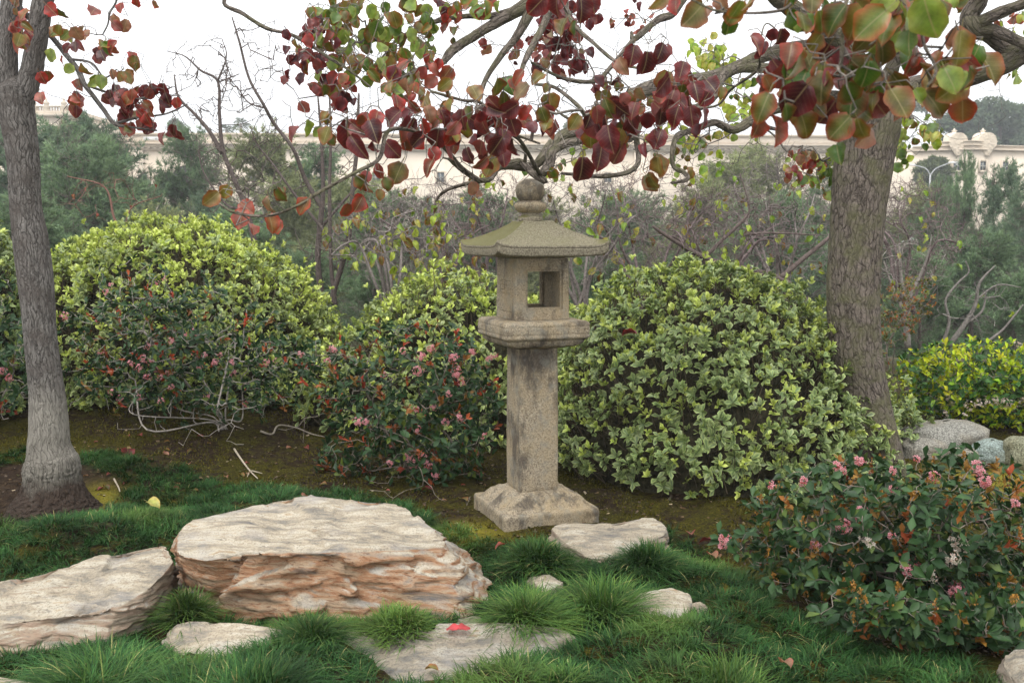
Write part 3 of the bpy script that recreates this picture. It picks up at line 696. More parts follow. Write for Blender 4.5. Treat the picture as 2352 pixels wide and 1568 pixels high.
V[:, 0] -= .012; a = Acc(); a.add(lw(V), F); subpart(a, 'ring', M['granite'], nk)
V, F = lathe([(1.716, .0), (1.718, .048), (1.730, .064), (1.748, .074), (1.770, .077), (1.795, .073), (1.815, .060), (1.828, .040), (1.835, .018), (1.837, 0)], seed=3)
V[:, 0] -= .014; a = Acc(); a.add(lw(V), F); subpart(a, 'ball', M['granite'], nk)
h = .24; FOOT.append(lw(np.array([[-h, -h, 0], [h, -h, 0], [h, h, 0], [-h, h, 0]]))[:, :2])

# ================================================================== GRASS
def blades(acc, P, az, lean, L, Wd, c0, c1, sag=.9):
    """arching blades: 3 quads and a tip each"""
    n = len(P); ts = np.array([0, .35, .7, 1.0]); d = np.stack([np.cos(az), np.sin(az), 0 * az], -1); s = np.stack([-np.sin(az), np.cos(az), 0 * az], -1)
    V = []; E = []
    for t in ts:
        out = L * (lean * t + sag * lean * t * t * .6); up = L * (t * (1 - .25 * lean) - sag * lean * t * t * .75)
        c = P + d * out[:, None] + np.array([0, 0, 1.]) * up[:, None]; w_ = (Wd * (1 - .75 * t))[:, None] / 2
        if t < 1: V += [c - s * w_, c + s * w_]; E += [t, t]
        else: V += [c]; E += [t]
    V = np.stack(V, 1); E = np.array(E); k = V.shape[1]; b = (np.arange(n) * k)[:, None]
    F = [np.concatenate([b + np.array([0, 1, 3, 2]), b + np.array([2, 3, 5, 4])]), b + np.array([4, 5, 6])]
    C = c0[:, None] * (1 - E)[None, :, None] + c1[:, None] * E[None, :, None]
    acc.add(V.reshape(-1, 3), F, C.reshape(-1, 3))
def gcol(n, warm):
    m = NR.random(n)[:, None]; dk = np.array([.007, .030, .009]); md = np.array([.036, .105, .026]); yl = np.array([.12, .19, .035]); st = np.array([.30, .27, .11])
    c = dk * (1 - m) + md * m; wv = np.clip(warm, 0, 1)[:, None]; c = c * (1 - .75 * wv) + yl * .75 * wv
    dead = (NR.random(n) < .02)[:, None]; return np.where(dead, st, c)
# spots of the lawn
gx = NR.uniform(-4.2, 4.4, 60000); gy = NR.uniform(2.0, 6.9, 60000)
keep = NR.random(60000) < np.clip(1.15 - .12 * gy, .3, 1); gx, gy = gx[keep], gy[keep]
# thin out by cell for even spacing
cs = .052; key = np.floor(gx / cs).astype(int) * 4000 + np.floor(gy / cs).astype(int); _, u = np.unique(key, return_index=True); gx, gy = gx[u], gy[u]
gz = terr(gx, gy); gp = np.stack([gx, gy, gz], -1); pr = proj(gp)
ok = inpoly(pr, GRASS_PX) & ~inpoly(pr, SOIL_PX) & (pr[:, 0] > -500) & (pr[:, 0] < 2850)
for f in FOOT: ok &= ~inpoly(gp[:, :2], f)
gp = gp[ok]; pr = pr[ok]; nT = len(gp)
per = 30
base = np.repeat(gp, per, axis=0) + np.concatenate([NR.normal(size=(nT * per, 2)) * .016, np.zeros((nT * per, 1))], 1)
az = NR.uniform(0, 2 * np.pi, nT * per); pref = np.repeat(noise3(gp * 1.7 + 3) * 7, per); e_ = .02; gdx = terr(gp[:, 0] + e_, gp[:, 1]) - terr(gp[:, 0] - e_, gp[:, 1]); gdy = terr(gp[:, 0], gp[:, 1] + e_) - terr(gp[:, 0], gp[:, 1] - e_); dn = np.repeat(np.arctan2(-gdy, -gdx), per); az = np.where(NR.random(nT * per) < .65, dn + NR.normal(size=nT * per) * .7, np.where(NR.random(nT * per) < .5, pref, az))
wl = np.repeat(noise3(gp * 3.1 + 8), per); warm = np.repeat(np.clip(noise3(gp * 2.3 + 20) * 2.0 - .15 , 0, 1), per) + .25 * (NR.random(nT * per) < .2)
L = (.070 + .03 * wl) * NR.uniform(.65, 1.25, nT * per)
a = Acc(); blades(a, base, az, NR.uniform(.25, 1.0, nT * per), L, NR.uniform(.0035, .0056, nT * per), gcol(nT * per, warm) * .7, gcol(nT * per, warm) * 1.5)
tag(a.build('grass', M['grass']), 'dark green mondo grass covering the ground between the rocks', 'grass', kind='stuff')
def tuft(px, py, r, L, warm, n, label, h=.0, up=.0, wd=.0056, bright=1.0):
    c = GT(px, py); c = np.array([c[0], c[1], c[2] - .01])
    rr = r * .45 * np.sqrt(NR.random(n)); an = NR.uniform(0, 2 * np.pi, n)
    P = np.stack([c[0] + rr * np.cos(an), c[1] + rr * np.sin(an), np.full(n, c[2])], -1); P[:, 2] += h * (1 - (rr / (r * .45)) ** 2)
    az = an + NR.normal(size=n) * .9 + .8 * math.sin(px); P = P + np.stack([NR.normal(size=n), NR.normal(size=n), 0 * an], -1) * r * .10; lean = np.clip(.2 + .75 * rr / (r * .45) + NR.normal(size=n) * .15 - up, .05, 1.15)
    wv = np.clip(warm + NR.normal(size=n) * .25, 0, 1); Ls = L * NR.uniform(.45, 1.25, n)
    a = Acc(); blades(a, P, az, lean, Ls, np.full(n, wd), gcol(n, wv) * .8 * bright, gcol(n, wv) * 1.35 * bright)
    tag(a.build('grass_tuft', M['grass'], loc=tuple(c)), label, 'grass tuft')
tuft(215, 1590, .34, .19, .12, 1500, 'big shaggy long-bladed grass tuft before the left slanting rock', bright=1.2)
tuft(440, 1610, .30, .17, .15, 1200, 'spreading long-bladed grass tuft below the pale cream flat stone', bright=1.15)
tuft(590, 1615, .34, .14, .0, 2200, 'broad dark grass mound between the pale flat stone and the grey stepping stone', .05)
tuft(715, 1470, .17, .11, .25, 1000, 'green and yellow grass tuft against the front foot of the largest boulder', .03)
tuft(915, 1452, .22, .07, .75, 1500, 'low cushion of yellow tipped grass behind the grey stepping stone', .07)
tuft(1215, 1430, .24, .15, .5, 1300, 'bright long-bladed grass tuft at the right end of the largest boulder', .04, bright=1.3)
tuft(1385, 1400, .22, .17, .4, 800, 'loose upright light green grass tuft between the two tan stones', .02, .1, bright=1.25)
tuft(1235, 1300, .26, .09, .2, 1700, 'dark dome of grass in front of the lantern base', .08)
tuft(1490, 1300, .24, .09, .1, 1500, 'dense dark grass cushion right of the tan oblong stone', .06)
tuft(430, 1425, .14, .09, .55, 900, 'small round olive grass ball in the gap between the two left rocks', .08)
tuft(410, 1340, .08, .12, .1, 260, 'narrow grass tuft squeezed in the cleft beside the largest boulder', .02)
tuft(1660, 1590, .28, .15, .45, 1000, 'yellowish long-bladed grass tuft at the bottom right of centre', .02, .05, bright=1.2)
tuft(1290, 1580, .18, .09, .35, 700, 'light green grass tuft at the corner of the grey stepping stone', .03, bright=1.15)

# ================================================================== CLIPPED HEDGES
LSMALL = leaf_small()
LV = [leaf_small(.48, .12, .64), leaf_small(.42, .16, .6), leaf_small(.52, .08, .66)]
def ellip_pts(c, r, n, zmin=.02):
    D = NR.normal(size=(n, 3)); D /= np.linalg.norm(D, axis=1)[:, None]; D[:, 2] = np.abs(D[:, 2]) * 1.0
    P = c + D * r; N_ = D / r; N_ /= np.linalg.norm(N_, axis=1)[:, None]
    return P, N_
def hedge(name, label, ells, nros, leafL, pal, group=None, dk=0.0, front=None, newfrac=.35, nleaf=(6, 9), cover=None):
    cen = np.array(ells[0][0]); root = thing(name, (cen[0], cen[1], float(terr(cen[0:1], cen[1:2])[0])), label, 'hedge', group)
    Ps = []; Ns = []
    for k, (c, r) in enumerate(ells):
        c = np.array(c, float); r = np.array(r, float)
        m = int(nros * 1.9 * (r[0] * r[2]) / sum(e[1][0] * e[1][2] for e in ells))
        P, N_ = ellip_pts(c, r, m)
        ok = np.ones(len(P), bool)
        for j, (c2, r2) in enumerate(ells):
            if j != k: ok &= (((P - np.array(c2)) / np.array(r2)) ** 2).sum(1) > 1
        ok &= P[:, 2] > terr(P[:, 0], P[:, 1]) + .05
        back = N_[:, 1] > .35; ok &= ~(back & (NR.random(len(P)) > .4))
        Ps.append(P[ok]); Ns.append(N_[ok])
    P = np.concatenate(Ps); N_ = np.concatenate(Ns)
    bumpy = fbm(P * 2.2 + cen, 3) * .16 + .05 * noise3(P * 9); P = P + N_ * bumpy[:, None]
    vd = np.array([0, 0, CAM_H]) - P
    P = P - N_ * (NR.random(len(P)) ** 2 * .14)[:, None]
    # gaps where the clipped surface opens
    gap = noise3(P * 6.5 + 31); P = P - N_ * (np.clip(gap - .08, 0, .4) * .8)[:, None]
    stray = NR.random(len(P)) < .035; P = P + N_ * (stray * NR.uniform(.03, .12, len(P)))[:, None]
    K = len(P); nl = NR.integers(nleaf[0], nleaf[1], K); idx = np.repeat(np.arange(K), nl); n = len(idx)
    axis = N_ * 1.0 + NR.normal(size=(K, 3)) * .38 + np.array([0, -.05, .45]); axis /= np.linalg.norm(axis, axis=1)[:, None]
    new = NR.random(K) < newfrac * np.clip(.55 + .9 * N_[:, 2] + 1.4 * noise3(P * 3 + 50), .15, 1.9)
    A = axis[idx]; t = NR.normal(size=(n, 3)); t -= A * (t * A).sum(1)[:, None]; t /= np.linalg.norm(t, axis=1)[:, None]
    el = np.where(new[idx], NR.uniform(.5, 1.3, n), NR.uniform(.0, .85, n)); d = t * np.cos(el)[:, None] + A * np.sin(el)[:, None]
    R_ = frames(d, A + NR.normal(size=(n, 3)) * .25)
    Pn = P[idx] + A * NR.uniform(-.018, .018, n)[:, None] - d * 0
    Sc = leafL * np.where(new[idx], .78, 1.0) * NR.uniform(.7, 1.2, n)
    r1 = NR.random((n, 1)); rosv = NR.random((K, 1))[idx]
    o0, o1, e0, e1, n0, n1, ne = [np.array(q) for q in pal]
    cc = o0 * (1 - r1) + o1 * r1; ce = e0 * (1 - rosv) + e1 * rosv
    cc = np.where(new[idx][:, None], n0 * (1 - rosv) + n1 * rosv, cc); ce = np.where(new[idx][:, None], ne, ce)
    br = (.8 + .4 * NR.random((n, 1))); cc = cc * br; ce = ce * br
    # the leaves nearest to the camera are parts of their own
    dist = np.linalg.norm(P[idx] - np.array([0, 0, CAM_H]), axis=1) - .9 * Sc / leafL; vis = (N_[idx] * (vd[idx] / np.linalg.norm(vd[idx], axis=1)[:, None])).sum(1)
    pj = proj(Pn); inside = (pj[:, 0] > 0) & (pj[:, 0] < 2352) & (pj[:, 1] > 0) & (pj[:, 1] < 1568)
    score = Sc / dist * (vis > .1) * inside * NR.uniform(.8, 1.2, n); big = np.argsort(-score)[:300]
    bm = np.zeros(n, bool); bm[big] = True
    a = Acc(); 
    for v in range(3):
        s = (~bm) & (np.arange(n) % 3 == v); place(a, LV[v], Pn[s], R_[s], Sc[s], cc[s], ce[s])
    tag(a.build('foliage', M['leaf'], root), kind='stuff')
    pals = []
    for q in range(12):
        w_ = big[q * 25:q * 25 + 25]; pals.append(tpl_mesh('leaf', LV[q % 3], cc[w_[0]], ce[w_[0]], M['leaf']))
    # choose for every leaf a mesh of the closest colour
    pc = np.array([np.concatenate([cc[big[q * 25]], ce[big[q * 25]]]) for q in range(12)]); lc_ = np.concatenate([cc[big], ce[big]], 1)
    ix = np.argmin(((lc_[:, None] - pc[None]) ** 2).sum(-1) + NR.random((300, 12)) * .003, axis=1)
    leaf_objs(root, 'leaf', pals, ix, Pn[big], R_[big], Sc[big])
    # inside : shell with the inner shade painted in dark twig brown, and short stems
    a = Acc()
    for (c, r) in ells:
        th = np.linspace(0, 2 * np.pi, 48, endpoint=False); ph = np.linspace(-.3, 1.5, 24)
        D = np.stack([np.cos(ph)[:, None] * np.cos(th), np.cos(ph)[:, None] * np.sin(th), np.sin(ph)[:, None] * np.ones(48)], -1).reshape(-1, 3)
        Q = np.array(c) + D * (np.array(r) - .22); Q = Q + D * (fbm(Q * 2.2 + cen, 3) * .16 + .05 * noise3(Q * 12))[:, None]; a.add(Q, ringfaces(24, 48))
    a.build('shaded_twig_core', M['core'], root)
    s = NR.random(K) < .75; A0 = P[s] - N_[s] * .02; jit = NR.normal(size=(int(s.sum()), 3)); B0 = P[s] - (N_[s] * .8 + np.array([0, 0, .45]) + jit * .25) * .2
    a = Acc(); segs(a, B0, A0, np.full(len(A0), .0035), np.full(len(A0), .0018), 3, (.11, .085, .055)); tag(a.build('twigs', M['twig'], root), kind='stuff')
    return root
PV = [(.040, .085, .026), (.11, .17, .055), (.36, .42, .16), (.25, .33, .10), (.20, .31, .035), (.38, .46, .08), (.50, .55, .16)]
PVL = [(.05, .095, .025), (.14, .20, .06), (.38, .42, .17), (.30, .38, .10), (.26, .38, .04), (.46, .54, .09), (.56, .62, .18)]
def EL(px, pytop, apx, d, ry, zc=-.05):
    c = W(px, pytop, d); return ((c[0], d, zc), (apx * d / FPX, ry, c[2] - zc))
hedge('clipped_hedge', 'large clipped variegated hedge dome right of the lantern, touching the right trunk', [EL(1625, 603, 430, 6.95, 1.42, -.35), EL(1450, 640, 215, 6.95, 1.2, -.3), EL(1760, 640, 220, 7.0, 1.1, -.3), EL(2005, 845, 105, 7.35, .6, -.2)], 5800, .056, PV)
hedge('clipped_hedge', 'large rounded clipped hedge dome left of centre, lime green on top', [EL(375, 505, 445, 8.3, 1.25, -.1)], 4500, .056, PVL, newfrac=.6)
hedge('clipped_hedge', 'lower clipped hedge dome directly behind the lantern', [EL(1040, 628, 345, 7.7, .85, -.3), EL(790, 760, 130, 7.5, .5, -.1), EL(1250, 672, 150, 7.9, .6, -.2)], 2700, .057, PVL, newfrac=.45)
hedge('clipped_hedge', 'dark clipped hedge mound at the left edge behind the left trunk', [EL(-120, 470, 235, 7.4, 1.0, -.1)], 1400, .058, PV, newfrac=.35)

# ================================================================== FLOWERING SHRUBS
def flower_cluster(acc, c, n, r, col, col2, bud=.3):
    for q in range(int(n * 1.5)):
        d = NR.normal(size=3); d[1] = -abs(d[1]); d /= np.linalg.norm(d); p = c + d * r * 1.1 * NR.uniform(.4, 1)
        if NR.random() < bud:
            V = np.array([[0, 0, -.005], [.004, 0, 0], [0, .004, 0], [-.004, 0, 0], [0, -.004, 0], [0, 0, .006]]) + p
            acc.add(V, np.array([[0, 2, 1], [0, 3, 2], [0, 4, 3], [0, 1, 4], [5, 1, 2], [5, 2, 3], [5, 3, 4], [5, 4, 1]]), np.array(col2)); continue
        u = np.cross(d, [0.1, .3, 1]); u /= np.linalg.norm(u); v = np.cross(d, u); V = [p]; Cc = [np.array(col2) * .9]
        s = NR.uniform(.007, .0105); a0 = NR.uniform(0, 6)
        for k in range(5):
            an = a0 + k * 2 * np.pi / 5
            for (da, rr, h) in ((-.45, .75, .3), (0, 1.1, .45), (.45, .75, .3)):
                V.append(p + (u * math.cos(an + da) + v * math.sin(an + da)) * s * rr + d * s * h); Cc.append(np.array(col) * NR.uniform(.9, 1.1))
        F = []
        for k in range(5): b = 1 + 3 * k; F += [[0, b, b + 1], [0, b + 1, b + 2]]
        acc.add(np.array(V), np.array(F), np.array(Cc))
def shrub(name, label, stems, tipsv, leafL, pal, flowers, newfrac=.2, nper=(5, 9), woodcol=(.20, .17, .14), step=.06, jit=.22, rt=.0016, base=None, bud=.3, fcol=((.78, .40, .47), (.52, .15, .15)), extra=None, parts=300, low=None, up=.6, axn=None, cat='shrub'):
    base = stems[0][0] if base is None else base
    root = thing(name, base, label, cat)
    wd = Wood()
    for st in stems: wd.path(catmull(np.array(st), 6), join=False, fixed=False)
    wd.grow(tipsv, step, jit, sag=.12)
    if extra is not None: wd.grow(extra, step, jit * 1.6, sag=.3)
    a = Acc(); wd.mesh(a, rt, 2.5, 4, colf=lambda P, r: np.array(woodcol)[None] * (0.8 + .5 * NR.random((len(P), 1))), rmax=.012)
    tag(a.build('branches', M['twig'], root), kind='stuff')
    K = len(tipsv); tv = np.asarray(tipsv, float); cen = tv.mean(0)
    N_ = tv - cen; N_ /= np.linalg.norm(N_, axis=1)[:, None] + 1e-6
    axis = N_ * .6 + NR.normal(size=(K, 3)) * .4 + np.array([0, -.15, up]); axis /= np.linalg.norm(axis, axis=1)[:, None]
    nl = NR.integers(nper[0], nper[1], K); idx = np.repeat(np.arange(K), nl); n = len(idx); A = axis[idx]
    t = NR.normal(size=(n, 3)); t -= A * (t * A).sum(1)[:, None]; t /= np.linalg.norm(t, axis=1)[:, None]
    new = NR.random(K) < newfrac; el = np.where(new[idx], NR.uniform(.6, 1.3, n), NR.uniform(-.1, .9, n)); d = t * np.cos(el)[:, None] + A * np.sin(el)[:, None]
    R_ = frames(d, A + NR.normal(size=(n, 3)) * .3); Pn = tv[idx] - A * (NR.random(n) ** 1.3 * leafL * 1.2)[:, None]
    Sc = leafL * np.where(new[idx], .75, 1) * NR.uniform(.65, 1.2, n); r1 = NR.random((n, 1)); rv = NR.random((K, 1))[idx]
    g0, g1, g2, n0, n1, n2 = [np.array(q) for q in pal]
    cc = g0 * (1 - r1) + g1 * r1; odd = NR.random((n, 1)) < .12; cc = np.where(odd, g2, cc)
    cn = np.where(rv < .5, n0 * (1 - rv * 2) + n1 * rv * 2, n1 * (2 - rv * 2) + n2 * (rv * 2 - 1)); cc = np.where(new[idx][:, None], cn, cc); ce = cc * .85
    pj = proj(Pn); inside = (pj[:, 0] > 0) & (pj[:, 0] < 2352) & (pj[:, 1] > 0) & (pj[:, 1] < 1568)
    score = Sc / np.linalg.norm(Pn, axis=1) * inside * (1 - .3 * ((Pn - cen)[:, 1] > 0)) * NR.uniform(.8, 1.2, n); big = np.argsort(-score)[:parts]; bm = np.zeros(n, bool); bm[big] = True
    a = Acc(); place(a, LV[0], Pn[~bm], R_[~bm], Sc[~bm], cc[~bm], ce[~bm]); tag(a.build('foliage', M['dleaf'], root), kind='stuff')
    reps = big[np.linspace(0, len(big) - 1, 14).astype(int)]; ms = [tpl_mesh('leaf', LV[q % 3], cc[w_], ce[w_], M['dleaf']) for q, w_ in enumerate(reps)]
    ix = np.argmin(((cc[big][:, None] - cc[reps][None]) ** 2).sum(-1), axis=1); leaf_objs(root, 'leaf', ms, ix, Pn[big], R_[big], Sc[big])
    for f in flowers:
        p, nn, r = f[:3]; fc = f[3] if len(f) > 3 else fcol
        a = Acc(); flower_cluster(a, np.array(p), nn, r, fc[0], fc[1], bud); a.build('flower_cluster', M['petal'], root)
        q = np.array(p); j = int(np.argmin(np.linalg.norm(tv - q, axis=1)))
    return root
PR = [(.014, .040, .014), (.036, .085, .026), (.10, .14, .02), (.09, .10, .018), (.30, .085, .02), (.38, .05, .025)]
def volpts(n, boxes, d0, d1, jitd=0):
    """tips inside a silhouette given by pixel ellipses (cx,cy,rx,ry,weight)"""
    wv = np.array([b[2] * b[3] * (b[4] if len(b) > 4 else 1) for b in boxes]); wv = wv / wv.sum(); out = []
    for q in range(n):
        b = boxes[NR.choice(len(boxes), p=wv)]; r = math.sqrt(NR.random()); an = NR.uniform(0, 2 * np.pi)
        px = b[0] + b[2] * r * math.cos(an); py = b[1] + b[3] * r * math.sin(an)
        hh = math.sqrt(max(0, 1 - r * r)); y = (d0 + d1) / 2 - (d1 - d0) / 2 * hh * (1 - 1.6 * NR.random() ** 1.5)
        P = W(px, py, y); zt = float(terr(P[0:1], P[1:2])[0]); P[2] = max(P[2], zt + .03); out.append(P)
    return np.array(out)
def fl(lst, d, n=14, r=.026, col=None):
    o = []
    for (x, y, *k) in lst:
        s = k[0] if k else 1; t = (W(x, y, d + NR.uniform(-.1, .1)), int(n * s), r * math.sqrt(s)); o.append(t + ((col,) if col else ()))
    return o
def stemset(px, py, d, tips, n, spread=.12):
    b = W(px, py, d); g = float(terr(b[0:1], b[1:2])[0]); b = np.array([b[0], b[1], g]); st = []
    t = np.asarray(tips)
    for k in range(n):
        e = t[NR.integers(len(t))]; m = (b * .55 + e * .45) + NR.normal(size=3) * spread; m[2] = max(m[2], g + .06)
        st.append([b + NR.normal(size=3) * np.array([.04, .04, 0]), (b * .8 + m * .2) + np.array([0, 0, .05]), m, b * .35 + e * .65 + NR.normal(size=3) * .05])
    return st
# middle shrub left of the lantern
tp = volpts(560, [(940, 900, 205, 170, 1.5), (1060, 960, 90, 150), (760, 860, 90, 90, .7), (920, 1050, 190, 85, 1), (1010, 1110, 110, 50, .8)], 5.75, 6.9)
fls = fl([(968, 818, 1.3), (990, 800), (960, 850, 1.6), (1042, 822, 1.4), (1050, 855, 1.8), (1060, 875, 1.2), (1085, 808), (766, 802), (752, 828, .8), (1137, 818, .8), (1125, 822, .6), (925, 805, .7), (822, 968, 1.2), (840, 970, .8), (1058, 957), (1024, 968, .9),
          (950, 1065, 1.6), (968, 1052, 1.6), (938, 1050, 1.2), (985, 1070), (895, 1062, .7), (996, 935, .7), (955, 940, .6), (1112, 1000, .6), (1000, 1090, .9), (690, 815, .5), (880, 860, .6), (960, 985, .5), (1030, 905, .6)], 5.85)
lowt = [W(x, y, d) for (x, y, d) in [(780, 1095, 5.8), (850, 1125, 5.7), (900, 1150, 5.6), (1000, 1150, 5.6), (1080, 1140, 5.6), (700, 960, 6.3), (640, 985, 6.3), (690, 1005, 6.2), (1070, 1148, 5.5)]]
shrub('flowering_shrub', 'shrub with pink flowers and red new leaves just left of the lantern', stemset(930, 1120, 6.25, tp, 9), tp, .062, PR, fls, .22, extra=lowt)
# left shrub in front of the left dome
tp = volpts(620, [(400, 760, 270, 105, 1.1), (430, 850, 300, 95, 1.2), (330, 700, 150, 70, .7), (520, 900, 170, 70, .5), (640, 830, 90, 60, .6), (300, 890, 140, 60, .5), (480, 960, 150, 35, .18), (330, 650, 180, 60, .35)], 6.4, 7.5)
fls = fl([(148, 726, 1.4), (430, 776, 1.6), (445, 762, 1.2), (395, 783), (330, 822, 1.3), (345, 830, 1.4), (318, 845), (300, 835), (360, 848, .8), (340, 865, 1.2), (368, 868), (228, 738, .7), (242, 670, .8), (256, 655, .5), (232, 808, .7), (388, 856, .8), (458, 842, .9), (494, 832, .9), (535, 832, .8),
          (536, 858, 1), (612, 830, .8), (478, 910, .9), (275, 915, .8), (256, 900, .7), (320, 912, .8), (392, 886, .7), (370, 920, .7), (566, 926, .7), (635, 828, .6), (340, 795, .8), (8, 855, 1.0), (20, 868, .8), (362, 650, .5), (380, 640, .5), (470, 815, .6), (505, 815, .6)], 6.55, 11)
lowt = [W(x, y, d) for (x, y, d) in [(410, 1015, 6.4), (440, 985, 6.4), (360, 990, 6.5), (300, 985, 6.6), (270, 970, 6.6), (520, 1012, 6.4), (560, 985, 6.5), (600, 960, 6.6), (480, 1000, 6.4), (250, 940, 6.7), (160, 935, 6.7), (330, 960, 6.5), (660, 920, 6.7), (690, 900, 6.8), (560, 1020, 6.3), (390, 950, 6.5), (450, 930, 6.6), (610, 930, 6.6), (530, 950, 6.5)]]
shrub('flowering_shrub', 'straggly shrub with pale pink flowers and bare low branches before the left hedge dome', stemset(515, 985, 6.9, tp, 10, .2), tp, .060, PR, fls, .16, nper=(4, 8), woodcol=(.30, .27, .24), extra=lowt)
# at the left edge behind the trunk
tp = volpts(150, [(0, 820, 120, 130), (-60, 760, 120, 150)], 6.3, 7.1)
shrub('flowering_shrub', 'dark leafy shrub with few pink flowers at the left edge behind the trunk', stemset(-20, 985, 6.8, tp, 5), tp, .062, PR, fl([(5, 850, 1.3), (22, 866, 1.0), (75, 905, .6)], 6.4), .1, woodcol=(.28, .25, .22), extra=[W(60, 905, 6.5), W(20, 960, 6.4), W(90, 880, 6.4)], parts=150)
# foreground right
BR_ = [(.016, .046, .015), (.042, .095, .028), (.09, .14, .03), (.22, .12, .02), (.28, .14, .025), (.34, .07, .03)]
tp = volpts(900, [(1960, 1180, 250, 130, 1.1), (2200, 1200, 230, 170, 1.2), (2120, 1330, 260, 110, 1.1), (2300, 1400, 130, 90, 1), (1880, 1120, 140, 80, .6), (1800, 1240, 80, 70, .5), (2290, 1470, 130, 45, .7), (2130, 1430, 170, 50, .8), (1880, 1330, 130, 75, .8), (1830, 1270, 110, 90, .8)], 3.75, 5.0)
tp = np.concatenate([tp, volpts(240, [(2300, 1430, 120, 75), (2140, 1425, 150, 60), (1985, 1395, 110, 55)], 3.4, 4.0)]); tp = np.concatenate([tp, [W(x, y, 4.05 + NR.uniform(-.1, .1)) for (x, y) in [(1665, 1240), (1680, 1228), (1700, 1250), (1712, 1225), (1735, 1205), (1740, 1250), (1760, 1230), (1690, 1270), (1720, 1285), (1765, 1280), (1650, 1225)]]])
WHT = ((.72, .68, .62), (.55, .42, .36))
fls = fl([(1938, 1207, 2.2), (1942, 1195, 1.0), (1922, 1068, 1.2), (1932, 1080), (1975, 1060, 1.1), (1845, 1104, 1.2), (1768, 1115, .8), (2050, 1120, .9), (2145, 1095, 1.2), (2250, 1085, 1.8), (2265, 1105, 1.8), (2240, 1070, 1), (1978, 1172, 1.2), (1970, 1185, .8), (2245, 1185, 1), (1665, 1235, 1.2), (1660, 1250, .8), (2102, 1290, 1.6), (2085, 1308, 2),
           (2100, 1315, 1.2), (2195, 1345, 2), (2190, 1360, 1.4), (2205, 1358, 1.2), (1865, 1250, .6), (2047, 1230, .5), (2104, 1055, .6), (2330, 1155, .8), (2050, 1080, .5), (1878, 1252, .5)], 3.95, 12, .021) + \
      fl([(1998, 1248, .9), (1985, 1235, .6), (2195, 1240, 1.4), (2210, 1260, 1.3), (2190, 1280, 1.3), (2180, 1295, 1), (2125, 1318, 1.3), (2140, 1322, .9), (2225, 1250, .7)], 3.9, 14, .024, WHT)
lowt = [W(x, y, d) for (x, y, d) in [(1860, 1390, 4.0), (1900, 1420, 3.9), (1960, 1430, 3.9), (2050, 1450, 3.8), (2100, 1470, 3.75), (1780, 1330, 4.2), (1750, 1300, 4.3), (2240, 1530, 3.6), (2000, 1400, 3.9)]]
shrub('flowering_shrub', 'nearest flowering shrub with bronze buds and pink and white flowers, lower right', stemset(2130, 1440, 4.3, tp, 12, .12), tp, .060, BR_, fls, .12, extra=lowt, bud=.4)
# bronze flower buds of the foreground shrub are small upright cones: part of it
sh = [o for o in S.objects if o.name.startswith('flowering_shrub') and 'nearest' in o['label']][0]
sel = tp[NR.choice(len(tp), 210, replace=False)]; nb = Acc()
for p in sel:
    hgt = NR.uniform(.018, .04); m = 22; u = NR.random(m); q = p + np.stack([NR.normal(size=m) * .008 * (1.1 - u), NR.normal(size=m) * .008 * (1.1 - u), u * hgt + .005], -1)
    d = np.stack([NR.normal(size=m) * .5, NR.normal(size=m) * .5, np.ones(m)], -1); cc = np.array([.24, .12, .025]) * NR.uniform(.7, 1.5, (m, 1)); place(nb, leaf_small(.7), q, frames(d, NR.normal(size=(m, 3))), np.full(m, .011), cc, cc * 1.2)
tag(nb.build('flower_buds', M['dleaf'], sh), kind='stuff')
# yellow-green shrub far right
YG = [(.02, .07, .015), (.05, .14, .02), (.18, .32, .015), (.32, .44, .015), (.46, .56, .02), (.50, .48, .02)]
tp = volpts(1150, [(2240, 850, 180, 75, 1.3), (2330, 900, 150, 90, 1.1), (2180, 900, 115, 70, 1), (2310, 960, 90, 45, .8), (2420, 880, 140, 90, .5)], 7.1, 8.8)
fls = fl([(2180, 912, 1.2), (2190, 920, 1), (2225, 932, 1.4), (2245, 928, 1.2), (2262, 922, 1.1), (2285, 920, 1.7), (2305, 925, 1.6), (2322, 930, 1.4), (2345, 922, 1), (2335, 790, .8), (2170, 950, .7), (2215, 955, .6)], 7.2, 12, .034, ((.74, .66, .60), (.5, .36, .3)))
shrub('flowering_shrub', 'bright yellow-green shrub with white flowers above the boulders at the right edge', stemset(2260, 985, 7.9, tp, 9), tp, .068, YG, fls, .55, up=1.0)
# reddish fine shrub behind the right trunk
tp = volpts(260, [(2075, 700, 75, 50), (2060, 750, 45, 40, .7), (2110, 660, 50, 30, .6), (2030, 790, 25, 50, .5)], 8.6, 9.4)
shrub('nandina_shrub', 'fine-leaved shrub turning red and orange just right of the right trunk', stemset(2055, 900, 9.0, tp, 4, .05), tp, .034, [(.07, .12, .03), (.16, .15, .03), (.26, .08, .02), (.34, .09, .03), (.35, .16, .03), (.12, .18, .03)], [], .4, parts=60)

